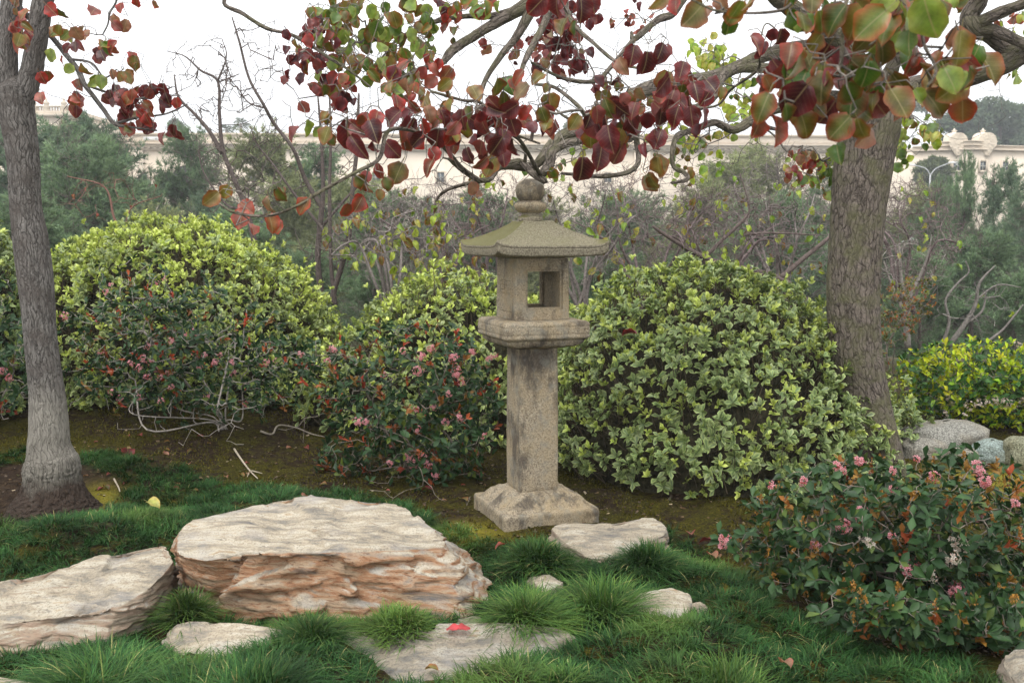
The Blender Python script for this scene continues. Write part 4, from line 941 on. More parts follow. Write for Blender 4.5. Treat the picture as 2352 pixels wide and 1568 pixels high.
# ================================================================== THE TWO BROAD TREES
def limb(P_px, mat_rough=0., n=10, m=5):
    P = np.array([W(*p[:3]) for p in P_px]); R = np.array([p[3] / 2 * p[2] / FPX for p in P_px])
    Q = catmull(np.concatenate([P, R[:, None]], 1), m); return Q[:, :3], np.maximum(Q[:, 3], .0025)
def knobbly(amp):
    return lambda B: amp * fbm(B * np.array([30, 30, 9.]), 3) + amp * .6 * noise3(B * np.array([70, 70, 50.]))
def trunkdisp(B):
    q = B * np.array([30, 30, 5.]); r = 1 - np.abs(noise3(q)) * 2.2; r2 = 1 - np.abs(noise3(q * 2.1 + 7)) * 2
    return .010 * r + .005 * r2 + .012 * noise3(B * np.array([6, 6, 2.2]))
PEAR = {
 'M': [((.060, .008, .010), (.17, .010, .012)), ((.035, .006, .008), (.11, .009, .010)), ((.085, .016, .020), (.15, .014, .015)), ((.14, .035, .032), (.20, .03, .025))],
 'R': [((.16, .022, .012), (.36, .02, .015)), ((.10, .04, .015), (.30, .03, .015)), ((.15, .08, .02), (.34, .04, .02)), ((.22, .07, .045), (.32, .05, .03))],
 'G': [((.06, .12, .015), (.10, .13, .02)), ((.14, .22, .03), (.22, .24, .04)), ((.09, .15, .02), (.30, .08, .02)), ((.20, .28, .06), (.28, .30, .07))],
 'O': [((.10, .10, .012), (.20, .05, .012)), ((.13, .13, .018), (.24, .07, .018)), ((.06, .085, .01), (.16, .035, .012)), ((.16, .13, .03), (.24, .07, .02))],
 'Y': [((.26, .36, .03), (.32, .38, .04)), ((.34, .42, .05), (.36, .42, .06)), ((.16, .28, .025), (.20, .30, .03)), ((.36, .38, .08), (.40, .30, .06))],
 'P': [((.20, .065, .055), (.27, .06, .045)), ((.24, .13, .075), (.28, .10, .06)), ((.17, .13, .06), (.25, .09, .05)), ((.19, .04, .035), (.26, .04, .03))],
 'B': [((.035, .085, .010), (.16, .045, .012)), ((.07, .10, .015), (.24, .035, .015)), ((.09, .095, .02), (.20, .06, .02)), ((.04, .105, .010), (.08, .11, .012))]}
LEAFM = {}
TPLB = [leaf_big(1, .88, .16, .30), leaf_big(2, .80, .30, .45), leaf_big(3, .96, .12, .15), leaf_big(4, .62, .42, .65)]
def leafmesh(p, c, s):
    k = (p, c, s)
    if k not in LEAFM: LEAFM[k] = tpl_mesh('leaf', TPLB[s], PEAR[p][c][0], PEAR[p][c][1], M['pear'])
    return LEAFM[k]
def leaf_orient(n, spread=.55, face=.55):
    """hanging leaves, their faces turned mostly sideways or towards the open side"""
    d = np.stack([NR.normal(size=n) * spread, NR.normal(size=n) * spread, -np.ones(n)], -1)
    nr = np.stack([NR.normal(size=n) * .6, -np.abs(NR.normal(size=n)) * face - .5, NR.normal(size=n) * .35], -1)
    return frames(d, nr)
def hang_leaves(root, items, nparts=300):
    """items: (world point of the leaf centre, length, palette)"""
    items = sorted(items, key=lambda t: -t[1] / t[0][1]); n = len(items)
    R_ = leaf_orient(n); C = np.array([t[0] for t in items]); L = np.array([t[1] for t in items]) / 1.08
    P = C - R_[:, :, 1] * (L * .72)[:, None]
    a = Acc(); some = False
    for q in range(n):
        p = items[q][2]; c = int(NR.integers(4)); s = int(NR.choice(4, p=[.35, .25, .25, .15]))
        if q < nparts:
            leaf_objs(root, 'leaf', [leafmesh(p, c, s)], [0], P[q:q + 1], R_[q:q + 1], L[q:q + 1])
        else:
            place(a, TPLB[s], P[q:q + 1], R_[q:q + 1], L[q:q + 1], np.array([PEAR[p][c][0]]), np.array([PEAR[p][c][1]])); some = True
    if some: tag(a.build('small_leaves', M['pear'], root), kind='stuff')
    return P
# ---- right tree
b0 = GT(2010, 1068); rt = thing('red_leaved_tree', (float(W(2010, 1075, 6.37)[0]), 6.37, float(terr(np.array([2.5]), np.array([6.37]))[0])), 'broad tree with ridged brown trunk, red and green leaves hanging over the lantern', 'tree')
P, R = limb([(2012, 1115, 6.37, 170), (2008, 1078, 6.37, 138), (2003, 1020, 6.37, 118), (1992, 950, 6.37, 106), (1978, 880, 6.37, 105), (1965, 800, 6.37, 108), (1961, 700, 6.37, 111), (1963, 600, 6.37, 111), (1970, 500, 6.37, 112), (1978, 420, 6.37, 116), (1990, 340, 6.37, 120), (2004, 275, 6.37, 120), (2012, 225, 6.37, 80)], m=30)
a = Acc(); tube(a, P, R, 120, disp=trunkdisp); a.build('trunk', M['bark_right'], rt)
LIM = [
 ([(1995, 330, 6.37, 90), (2045, 250, 6.37, 78), (2100, 203, 6.37, 60), (2211, 180, 6.26, 52), (2300, 150, 6.15, 50), (2380, 105, 6.04, 45), (2500, 40, 5.82, 35)], 24),
 ([(2345, 125, 6.09, 42), (2310, 110, 6.15, 40), (2270, 80, 6.15, 42), (2235, 62, 6.09, 50), (2228, 35, 6.09, 48), (2250, 0, 6.04, 42), (2270, -70, 5.93, 35)], 20),
 ([(2235, 60, 6.09, 38), (2300, 28, 5.98, 30), (2380, 0, 5.82, 26)], 14),
 ([(2240, 64, 6.09, 34), (2290, 72, 6.04, 30), (2370, 110, 5.98, 26)], 14),
 ([(2000, 330, 6.37, 90), (2003, 230, 6.29, 70), (1955, 130, 6.15, 58), (1880, 58, 5.93, 50), (1810, 15, 5.82, 44), (1740, -40, 5.71, 38), (1620, -100, 5.5, 40), (1450, -110, 5.2, 40), (1310, -60, 5.0, 44), (1240, -5, 4.9, 40), (1213, 16, 4.85, 34)], 24),
 ([(2015, 290, 6.37, 60), (2052, 150, 6.21, 35), (2110, 65, 6.04, 28), (2135, -20, 5.93, 24)], 16),
 ([(1975, 150, 6.15, 45), (1900, 110, 6.09, 40), (1830, 112, 5.98, 37), (1755, 128, 5.88, 34), (1707, 148, 5.76, 32), (1650, 172, 5.6, 32), (1600, 185, 5.3, 34), (1505, 198, 5.0, 38), (1437, 232, 4.8, 37), (1347, 288, 4.5, 34), (1293, 313, 4.4, 31), (1264, 338, 4.3, 29), (1245, 364, 4.2, 26), (1221, 382, 4.2, 24), (1149, 382, 4.1, 20), (1125, 410, 4.0, 15), (1100, 414, 3.9, 12), (1060, 390, 3.85, 11), (1030, 365, 3.8, 8)], 20),
 ([(1985, 200, 6.21, 42), (1890, 170, 6.04, 30), (1767, 158, 5.82, 26), (1695, 158, 5.71, 26), (1658, 178, 5.5, 24), (1640, 220, 5.3, 22), (1599, 248, 5.2, 22), (1527, 259, 5.0, 24), (1473, 277, 4.9, 26), (1452, 310, 4.7, 26), (1400, 328, 4.5, 22), (1336, 322, 4.3, 20), (1275, 342, 4.2, 24), (1262, 375, 4.15, 26), (1245, 400, 4.1, 24)], 16),
 ([(2000, 310, 6.37, 60), (1930, 225, 6.26, 32), (1850, 240, 5.98, 30), (1780, 250, 5.82, 28), (1728, 276, 5.6, 26), (1685, 299, 5.5, 22), (1642, 281, 5.4, 18), (1600, 297, 5.3, 17), (1558, 312, 5.1, 17), (1545, 345, 5.0, 14), (1547, 382, 5.0, 13), (1573, 398, 4.95, 12), (1577, 412, 4.9, 11), (1543, 420, 4.9, 8)], 14),
 ([(1728, 276, 5.6, 20), (1760, 292, 5.66, 12), (1800, 300, 5.71, 7)], 8),
 ([(1458, 290, 4.8, 18), (1463, 330, 4.8, 15), (1465, 375, 4.7, 14), (1435, 398, 4.6, 13), (1365, 405, 4.5, 11), (1290, 398, 4.4, 7)], 10),
 ([(1149, 382, 4.1, 20), (1195, 374, 4.15, 20), (1225, 400, 4.1, 18), (1252, 416, 4.1, 19)], 10),
 ([(1113, 414, 3.95, 13), (1060, 425, 4.0, 10), (1020, 440, 4.1, 9), (1000, 462, 4.1, 7)], 8),
 ([(1205, 378, 4.15, 11), (1207, 350, 4.1, 8), (1195, 335, 4.1, 5)], 6),
 ([(1213, 10, 4.85, 38), (1149, 47, 4.85, 27), (1095, 79, 4.8, 25), (1041, 115, 4.7, 24), (1012, 146, 4.6, 17), (961, 160, 4.5, 10), (930, 175, 4.4, 7)], 14),
 ([(1222, 20, 4.85, 30), (1185, 86, 4.8, 20), (1152, 126, 4.75, 17), (1116, 182, 4.7, 13), (1100, 230, 4.6, 8)], 12),
 ([(1257, -20, 4.9, 20), (1257, 36, 4.8, 20), (1224, 104, 4.6, 17), (1199, 158, 4.5, 13), (1190, 230, 4.3, 9)], 12),
 ([(1210, 18, 4.85, 24), (1123, 38, 4.9, 16), (1066, 38, 4.9, 13), (987, 54, 4.8, 12), (915, 90, 4.7, 8), (880, 130, 4.6, 5)], 10),
 ([(1290, -60, 4.9, 20), (1307, 40, 4.7, 12), (1365, 101, 4.5, 10), (1419, 144, 4.3, 9), (1469, 158, 4.2, 7)], 8),
 ([(1640, -90, 5.5, 34), (1580, -20, 5.4, 24), (1545, 32, 5.3, 20), (1509, 47, 5.3, 18), (1458, 90, 5.2, 14), (1450, 74, 5.2, 8)], 12),
 ([(1458, 88, 5.2, 14), (1400, 158, 5.1, 12), (1365, 187, 5.0, 12), (1293, 180, 5.0, 10), (1221, 144, 4.9, 7)], 8),
 ([(1228, 194, 4.8, 8), (1275, 202, 4.8, 9), (1329, 245, 4.6, 12), (1352, 280, 4.5, 14)], 8),
 ([(1275, 250, 4.4, 5), (1300, 270, 4.4, 7), (1345, 285, 4.45, 10)], 6),
 ([(1250, -30, 4.9, 30), (1100, -120, 4.8, 24), (800, -150, 4.5, 20), (600, -80, 4.3, 16), (515, 0, 4.2, 11), (558, 32, 4.2, 10), (612, 65, 4.2, 10), (666, 79, 4.2, 9), (713, 104, 4.2, 9), (756, 133, 4.2, 9), (800, 160, 4.2, 7), (850, 200, 4.2, 5)], 10),
 ([(1100, 414, 3.95, 13), (1060, 385, 3.8, 12), (1010, 330, 3.6, 11), (940, 299, 3.4, 10), (890, 303, 3.3, 11), (871, 364, 3.25, 11), (817, 396, 3.2, 10), (738, 439, 3.15, 9), (691, 468, 3.1, 8), (630, 493, 3.1, 8), (576, 495, 3.1, 8), (533, 486, 3.1, 7), (504, 468, 3.1, 5)], 8),
 ([(1240, 400, 4.1, 12), (1200, 330, 3.7, 10), (1180, 310, 3.6, 9), (1240, 330, 3.5, 5)], 7),
 ([(1180, 310, 3.6, 9), (1110, 240, 3.5, 8), (1060, 230, 3.5, 8), (990, 210, 3.5, 7)], 7),
 ([(2270, -70, 5.93, 32), (2300, -260, 4.6, 28), (2150, -280, 2.9, 22), (2010, -130, 2.25, 18), (1950, -20, 2.1, 14), (1935, 70, 2.05, 11), (1930, 150, 2.02, 9), (1895, 185, 2.0, 7)], 12),
 ([(1950, -20, 2.1, 13), (2050, 5, 2.1, 11), (2110, 60, 2.1, 10), (2125, 110, 2.1, 9), (2150, 160, 2.08, 8), (2130, 200, 2.05, 6)], 8),
 ([(1970, -40, 2.15, 13), (1850, -15, 2.1, 9), (1790, 25, 2.1, 8), (1660, 28, 2.1, 6), (1590, 0, 2.1, 4)], 8),
 ([(1855, 165, 3.6, 5), (1766, 55, 3.7, 4), (1745, 115, 3.7, 5), (1740, 160, 3.8, 8), (1680, 205, 3.9, 7), (1640, 245, 4.0, 6), (1540, 248, 4.1, 8)], 7),
]
wr = Wood(); a = Acc()
for (pts, sides) in LIM:
    P, R = limb(pts, m=7); R = R * .87; tube(a, P, R, sides, disp=knobbly(float(R.mean()) * .22)); wr.path(P, R, join=False)
    if sides == 24 or sides == 20: pass
a.build('limbs', M['bark_right'], rt)
it = []
def Z3(lst, d, k=.36, ox=1505.3, oy=0, sc=1.0, pal=None):
    for (x, y, l, p) in lst:
        px, py = ox + .36 * x, oy + .36 * y; dd = d + NR.uniform(-.12, .12) * (d / 2); it.append((W(px, py, dd), l * .36 * dd / FPX * sc, p))
Z3([(250, 90, 220, 'B'), (520, 60, 150, 'G'), (465, 165, 150, 'B'), (905, 130, 180, 'B'), (990, 120, 90, 'G'), (1155, 120, 230, 'B'), (1290, 130, 260, 'O'), (1490, 90, 230, 'M'), (1650, 60, 160, 'B'), (1820, 60, 170, 'B'), (860, 340, 190, 'R'), (975, 390, 190, 'B'),
    (780, 430, 150, 'M'), (1450, 330, 230, 'B'), (1645, 380, 240, 'R'), (1565, 540, 210, 'O'), (1330, 430, 160, 'B'), (1190, 360, 150, 'M'), (1930, 240, 170, 'P'), (2000, 390, 190, 'P'), (2130, 430, 230, 'O'), (1905, 560, 240, 'O'), (1780, 660, 240, 'B'), (1960, 700, 190, 'R'), (1400, 470, 130, 'P'),
    (690, 680, 220, 'B'), (840, 600, 200, 'B'), (985, 600, 160, 'R'), (770, 820, 230, 'R'), (950, 790, 220, 'O'), (1095, 720, 210, 'M'), (1250, 650, 240, 'B'), (1180, 810, 210, 'B'), (1310, 820, 180, 'O'), (1345, 870, 190, 'P'), (1385, 640, 180, 'O'), (690, 520, 120, 'M'), (1560, 230, 150, 'M'), (1700, 240, 120, 'M'),
    (1020, 270, 150, 'O'), (1110, 480, 130, 'M'), (1200, 520, 140, 'M'), (1340, 260, 180, 'B'), (1680, 610, 120, 'G'), (1800, 360, 100, 'R'), (1060, 60, 150, 'B'), (1380, 60, 170, 'O'), (1730, 30, 150, 'B'), (870, 30, 140, 'O'), (1000, 10, 150, 'B'), (420, 20, 130, 'P'), (30, 10, 150, 'O'), (130, 20, 160, 'R'), (600, 0, 140, 'O'), (1900, 10, 90, 'G'), (1560, 0, 200, 'B'), (1250, 0, 200, 'B'), (1950, 520, 150, 'G'), (1860, 470, 150, 'P'), (1220, 240, 120, 'R')], 2.08)
Z3([(30, 340, 150, 'M'), (50, 540, 190, 'M'), (170, 440, 120, 'M'), (260, 580, 150, 'M'), (350, 540, 150, 'M'), (320, 625, 120, 'M'), (130, 740, 150, 'M'), (230, 740, 150, 'M'), (310, 750, 150, 'M'), (20, 880, 150, 'M'), (30, 1050, 160, 'O'), (640, 270, 150, 'M'), (790, 240, 150, 'M'), (120, 600, 130, 'M'), (690, 300, 90, 'M'), (420, 590, 90, 'O'), (20, 620, 110, 'R')], 3.3)
ox2 = 752.6
Z3([(130, 850, 210, 'M'), (190, 930, 190, 'M'), (290, 830, 170, 'M'), (310, 750, 130, 'R'), (420, 750, 160, 'M'), (490, 420, 130, 'R'), (420, 470, 110, 'M'), (530, 500, 130, 'O'), (690, 440, 110, 'R'), (590, 510, 130, 'P'), (500, 545, 110, 'P'), (400, 540, 120, 'O'), (580, 890, 150, 'M'), (700, 880, 160, 'M'),
    (800, 940, 150, 'M'), (645, 725, 120, 'P'), (740, 750, 120, 'M'), (860, 760, 150, 'M'), (945, 780, 120, 'M'), (800, 820, 130, 'P'), (900, 990, 120, 'M'), (1000, 830, 150, 'M'), (1080, 930, 170, 'M'), (1190, 940, 140, 'M'), (1060, 700, 140, 'M'), (1160, 700, 150, 'M'), (1080, 560, 160, 'O'), (1160, 540, 140, 'B'),
    (1220, 490, 120, 'R'), (1240, 580, 140, 'P'), (1345, 495, 120, 'O'), (1425, 655, 150, 'O'), (1375, 730, 120, 'O'), (1400, 790, 120, 'O'), (1250, 720, 110, 'R'), (1040, 1060, 150, 'O'), (650, 1060, 130, 'R'), (450, 1100, 160, 'B'), (330, 1090, 120, 'P'), (220, 1160, 100, 'O'), (260, 1200, 100, 'P'), (205, 1290, 130, 'R'), (410, 950, 150, 'M'),
    (925, 1200, 100, 'P'), (380, 1170, 100, 'O'), (1730, 800, 180, 'M'), (1790, 690, 150, 'O'), (1860, 690, 160, 'M'), (1800, 880, 200, 'M'), (1740, 990, 200, 'M'), (1620, 1080, 200, 'M'), (1920, 820, 170, 'M'), (2090, 890, 140, 'M'), (2110, 1060, 150, 'O'), (1945, 350, 150, 'M'), (2030, 400, 170, 'M'), (2120, 340, 150, 'M'), (1880, 420, 130, 'P'), (1995, 600, 110, 'P'),
    (2150, 520, 160, 'O'), (2330, 560, 150, 'M'), (2270, 480, 110, 'R'), (1340, 30, 170, 'M'), (1460, 40, 170, 'M'), (1620, 60, 180, 'M'), (1500, 160, 140, 'B'), (1690, 20, 130, 'M'), (940, 590, 130, 'O'), (780, 660, 110, 'O'), (760, 470, 120, 'R'), (750, 540, 120, 'O'), (660, 520, 110, 'R'), (1300, 810, 100, 'M'), (1120, 1000, 130, 'M'), (980, 1040, 120, 'R'), (1090, 790, 120, 'R'), (1170, 800, 120, 'M'),
    (300, 940, 110, 'M'), (500, 780, 110, 'M'), (680, 980, 110, 'R'), (1920, 640, 120, 'O'), (1720, 730, 130, 'M'), (1950, 700, 130, 'M')], 3.4, ox=ox2)
Z3([(1350, 1265, 140, 'O'), (1540, 1390, 150, 'R'), (1610, 1450, 120, 'R'), (1720, 1300, 120, 'P'), (1790, 1240, 115, 'O'), (1730, 1420, 140, 'R'), (1940, 1310, 130, 'R'), (1940, 680, 95, 'P'), (2070, 740, 90, 'O'), (1960, 820, 130, 'G'), (2080, 860, 130, 'O'), (1880, 850, 120, 'M'), (2300, 1160, 110, 'O'), (2290, 1300, 120, 'R')], 3.15, ox=0)
def cl(px, py, rx, ry, n, d, pals, L, dj=.25):
    for q in range(n):
        r = math.sqrt(NR.random()); an = NR.uniform(0, 6.283); dd = d + NR.uniform(-dj, dj)
        it.append((W(px + rx * r * math.cos(an), py + ry * r * math.sin(an), dd), L * NR.uniform(.7, 1.15), pals[NR.integers(len(pals))]))
# centre-top greens
cl(835, 60, 75, 55, 26, 4.5, 'GGO', .075); cl(800, 170, 60, 50, 18, 4.5, 'GOR', .075); cl(900, 140, 55, 70, 16, 4.6, 'GGO', .075); cl(960, 60, 45, 25, 7, 4.6, 'GO', .07); cl(1080, 15, 70, 22, 12, 4.7, 'GGR', .07)
cl(1020, 20, 25, 25, 7, 4.7, 'MR', .06); cl(945, 215, 45, 40, 9, 4.3, 'OGR', .072); cl(740, 95, 40, 25, 7, 4.3, 'OMR', .066); cl(700, 150, 45, 40, 13, 4.3, 'M', .062); cl(760, 215, 40, 30, 7, 4.3, 'MO', .062)
cl(760, 20, 35, 20, 6, 4.5, 'G', .07); cl(690, 65, 60, 25, 8, 4.3, 'M', .055)
cl(800, 110, 120, 90, 26, 4.6, 'GGOR', .07); cl(930, 70, 90, 70, 16, 4.7, 'GGO', .07); cl(760, 60, 70, 40, 8, 4.5, 'GM', .065); cl(1010, 120, 70, 60, 8, 4.6, 'ORG', .065)
cl(2010, 50, 190, 50, 16, 2.12, 'BBG', .082); cl(1990, 190, 120, 70, 13, 2.15, 'BOBM', .078); cl(1850, 190, 60, 70, 9, 2.15, 'BBM', .075); cl(2160, 130, 90, 70, 9, 2.15, 'OGB', .075)
cl(1150, 300, 130, 60, 16, 3.6, 'MMR', .074); cl(1000, 270, 120, 60, 14, 3.6, 'MROO', .07); cl(1400, 290, 90, 60, 10, 3.6, 'MMO', .075); cl(1560, 230, 70, 50, 8, 3.6, 'M', .072)
# far red cluster
cl(1275, 80, 55, 45, 36, 5.6, 'MMP', .075); cl(1290, 145, 65, 30, 26, 5.6, 'MMP', .07); cl(1300, 40, 60, 30, 12, 5.4, 'M', .075); cl(1180, 120, 20, 25, 5, 5.3, 'MP', .06); cl(1345, 35, 40, 45, 9, 5.4, 'MP', .06)
cl(1400, 205, 45, 30, 12, 5.2, 'MO', .06); cl(1455, 40, 55, 40, 10, 5.4, 'MR', .05); cl(1115, 110, 10, 15, 2, 5, 'P', .06); cl(1450, 240, 40, 30, 12, 5.2, 'RO', .06); cl(1500, 215, 35, 30, 8, 5.2, 'OM', .06)
# yellow-green ones further back
cl(1620, 110, 40, 45, 30, 7.4, 'Y', .075); cl(1660, 150, 40, 40, 24, 7.4, 'Y', .075); cl(1700, 225, 45, 60, 26, 7.0, 'YYG', .075); cl(1620, 190, 40, 40, 14, 7.2, 'Y', .07); cl(1620, 330, 60, 35, 16, 6.8, 'YYG', .07); cl(1530, 300, 60, 40, 10, 6.5, 'Y', .07)
cl(1700, 300, 50, 30, 8, 6.8, 'YG', .07); cl(1850, 390, 45, 40, 26, 6.6, 'YGRP', .075); cl(1845, 370, 30, 25, 8, 6.5, 'PR', .07); cl(1905, 405, 20, 50, 10, 6.7, 'G', .075); cl(1560, 380, 60, 40, 12, 6.3, 'YOG', .065)
cl(1300, 350, 60, 60, 12, 6, 'YG', .06); cl(1385, 330, 60, 50, 8, 6, 'YO', .06); cl(1240, 390, 40, 15, 5, 5, 'GY', .06); cl(1265, 405, 12, 10, 2, 4.3, 'G', .055); cl(1640, 400, 60, 30, 8, 6.6, 'Y', .06); cl(1120, 410, 40, 15, 4, 5, 'YO', .05)
cl(2070, 350, 30, 45, 16, 7.2, 'GGY', .085); cl(2140, 320, 25, 30, 12, 7.0, 'GGY', .085); cl(2110, 290, 45, 30, 10, 7.1, 'YGO', .08); cl(2330, 55, 45, 45, 10, 6.8, 'GRY', .085); cl(2345, 160, 30, 30, 4, 6.6, 'G', .08); cl(2200, 10, 60, 20, 8, 6.5, 'GB', .085); cl(2080, 20, 60, 25, 10, 5.5, 'GB', .085); cl(1950, 20, 50, 25, 6, 4.5, 'BO', .08)
for (c, l, p) in list(it):
    pj = proj(c)
    if p in 'MROPBG' and NR.random() < (.75 if c[1] > 2.6 else .45): it.append((c + np.array([NR.normal() * l * .38, abs(NR.normal()) * .07 + .02, NR.normal() * l * .38]), l * NR.uniform(.6, .95), p))
PL = hang_leaves(rt, it, 300)
extra = []
for (px, py, rx, ry, n, d) in [(1000, 250, 220, 170, 70, 4.3), (1300, 220, 200, 150, 80, 4.9), (1560, 230, 160, 130, 50, 5.6), (1250, 340, 180, 70, 40, 4.3), (900, 330, 120, 90, 22, 3.7), (1420, 60, 120, 60, 24, 5.3), (2200, 200, 140, 120, 20, 6.8), (1080, 400, 70, 40, 14, 4), (1650, 330, 120, 60, 20, 6), (800, 100, 80, 70, 16, 4.4)]:
    for q in range(n): extra.append(W(px + rx * NR.uniform(-1, 1), py + ry * NR.uniform(-1, 1), d + NR.uniform(-.3, .3)))
wr.grow(np.concatenate([PL, np.array(extra)]), .07, .20, sag=-.05, pref=.05)
a = Acc(); wr.mesh(a, .0014, 2.6, 5, rmax=.009, colf=lambda P, r: np.array([[.17, .15, .13]]) * (0.6 + .8 * NR.random((len(P), 1)))); tag(a.build('twigs', M['twig'], rt), kind='stuff')
# ---- left tree
lb = GT(120, 1165); lt = thing('grey_trunk_tree', (float(lb[0]), float(lb[1]), float(lb[2])), 'slim leaning tree with a pale grey fluted trunk base at the left', 'tree')
DL = float(lb[1]); print('left tree depth', DL)
P, R = limb([(124, 1190, DL, 230), (122, 1160, DL, 178), (121, 1128, DL, 132), (119, 1095, DL, 118), (118, 1068, DL, 118), (117, 1056, DL, 116), (115, 1044, DL, 104), (112, 1022, DL, 92), (112, 985, DL, 84), (108, 910, DL, 76), (99, 830, DL, 71), (91, 758, DL, 70), (82, 650, DL, 74), (69, 542, DL, 71), (59, 470, DL, 66), (52, 360, DL, 66), (43, 288, DL, 70), (36, 235, DL, 76), (33, 205, DL, 80)], m=26)
def ldisp(B):
    z = B[..., 2]; th = np.arctan2(B[..., 1], B[..., 0]); f = np.exp(-(np.maximum(z - .12, 0) / .10) ** 2); f2 = np.exp(-((z - .27) / .035) ** 2)
    return .004 * (1 - np.abs(noise3(B * np.array([60, 60, 7.]))) * 2.2) + .006 * noise3(B * np.array([9, 9, 3])) + f * .020 * (1 - 2.4 * np.abs(noise3(B * np.array([48, 48, 9.]) + 3))) + f2 * .009 * (1 - 2 * np.abs(noise3(B * np.array([40, 40, 30.]))))
a = Acc(); tube(a, P, R, 110, disp=ldisp); a.build('trunk', M['bark_left'], lt)
LIML = [
 ([(38, 260, DL, 62), (60, 205, DL, 50), (76, 144, DL, 46), (88, 72, DL, 44), (100, 0, DL, 44), (125, -80, DL, 40)], 24),
 ([(30, 260, DL, 62), (18, 205, DL, 52), (14, 144, DL, 48), (20, 72, DL, 46), (28, 0, DL, 44), (30, -90, DL, 40)], 24),
 ([(25, -10, 5.5, 16), (50, 25, 5.5, 14), (85, 55, 5.55, 13), (119, 86, 5.5, 12), (155, 130, 5.4, 12), (180, 162, 5.35, 12), (194, 194, 5.3, 11), (216, 223, 5.3, 10), (238, 252, 5.3, 10), (263, 284, 5.2, 9), (300, 292, 5.2, 5), (360, 300, 5.2, 4)], 10),
 ([(194, 194, 5.3, 7), (252, 214, 5.3, 5), (324, 226, 5.2, 5), (396, 200, 5.2, 3)], 6), ([(160, 136, 5.4, 6), (210, 145, 5.3, 5), (240, 178, 5.3, 4), (268, 160, 5.3, 3)], 6),
 ([(263, 284, 5.2, 7), (320, 270, 5.2, 5), (380, 262, 5.2, 4), (430, 240, 5.2, 3)], 6), ([(273, -60, 5.3, 7), (268, 0, 5.3, 5), (252, 30, 5.3, 5), (248, 55, 5.3, 4), (236, 80, 5.3, 3)], 6),
 ([(130, -80, DL, 20), (200, -100, 5.4, 12), (273, -60, 5.3, 8)], 8)]
wl_ = Wood(); a = Acc()
for (pts, sides) in LIML: P, R = limb(pts, m=7); tube(a, P, R, sides, disp=knobbly(float(R.mean()) * .12)); wl_.path(P, R, join=False)
a.build('limbs', M['bark_left'], lt)
it = []
for (x, y, rx, ry, n, p) in [(150, 210, 60, 140, 13, 'RMOP'), (390, 90, 10, 10, 1, 'O'), (340, 75, 25, 25, 2, 'R'), (370, 200, 40, 20, 4, 'GO'), (430, 220, 20, 25, 2, 'G'), (520, 210, 40, 25, 4, 'RP'), (430, 300, 8, 8, 1, 'M'), (490, 290, 20, 15, 2, 'M'), (490, 590, 45, 60, 5, 'MR'), (480, 690, 40, 40, 5, 'MR'),
                             (620, 350, 40, 25, 3, 'M'), (690, 300, 60, 50, 7, 'ROG'), (745, 150, 25, 30, 3, 'P'), (800, 170, 6, 6, 1, 'P'), (600, 75, 8, 8, 1, 'P'), (775, 50, 10, 10, 1, 'R'), (870, 10, 15, 8, 1, 'R'), (985, 20, 8, 8, 1, 'R'), (845, 390, 35, 50, 4, 'OPR'), (800, 480, 40, 20, 3, 'O'), (615, 525, 40, 20, 3, 'G'), (540, 440, 10, 10, 1, 'O'),
                             (740, 610, 70, 60, 9, 'M'), (850, 600, 50, 50, 6, 'MR'), (940, 590, 40, 45, 5, 'M'), (960, 665, 30, 20, 2, 'R'), (800, 710, 70, 50, 10, 'MR'), (920, 740, 60, 60, 9, 'RP'), (1045, 600, 25, 60, 4, 'M'), (1130, 660, 8, 8, 1, 'R'), (1040, 700, 10, 10, 1, 'M'), (1110, 850, 30, 30, 4, 'M'), (980, 820, 40, 20, 3, 'M'),
                             (800, 830, 40, 20, 5, 'RO'), (1035, 875, 12, 12, 1, 'M'), (330, 350, 10, 10, 1, 'G'), (440, 440, 8, 8, 1, 'G'), (280, 485, 20, 20, 2, 'R'), (255, 620, 8, 8, 1, 'R'), (400, 385, 4, 4, 1, 'R'), (720, 470, 6, 6, 1, 'P'), (20, 760, 10, 20, 1, 'R'), (110, 20, 20, 20, 2, 'P'), (100, 150, 40, 100, 6, 'RP')]:
    for q in range(n):
        r = math.sqrt(NR.random()); an = NR.uniform(0, 6.283); dd = 5.25 + NR.uniform(-.2, .2); it.append((W(.36 * (x + rx * r * math.cos(an)), .36 * (y + ry * r * math.sin(an)), dd), .076 * NR.uniform(.75, 1.15), p[NR.integers(len(p))]))
PL = hang_leaves(lt, it, 300)
ex = [W(.36 * x, .36 * y, 5.3) for (x, y) in [(1000, 520), (920, 350), (900, 430), (960, 520), (1160, 620), (1100, 740), (390, 830), (300, 815), (1110, 780), (560, 210), (1050, 600)]]
wl_.grow(np.concatenate([PL, np.array(ex)]), .06, .15, pref=.05); a = Acc(); wl_.mesh(a, .0013, 2.6, 5, rmax=.008, colf=lambda P, r: np.array([[.15, .13, .12]]) * (0.6 + .8 * NR.random((len(P), 1)))); tag(a.build('twigs', M['twig'], lt), kind='stuff')

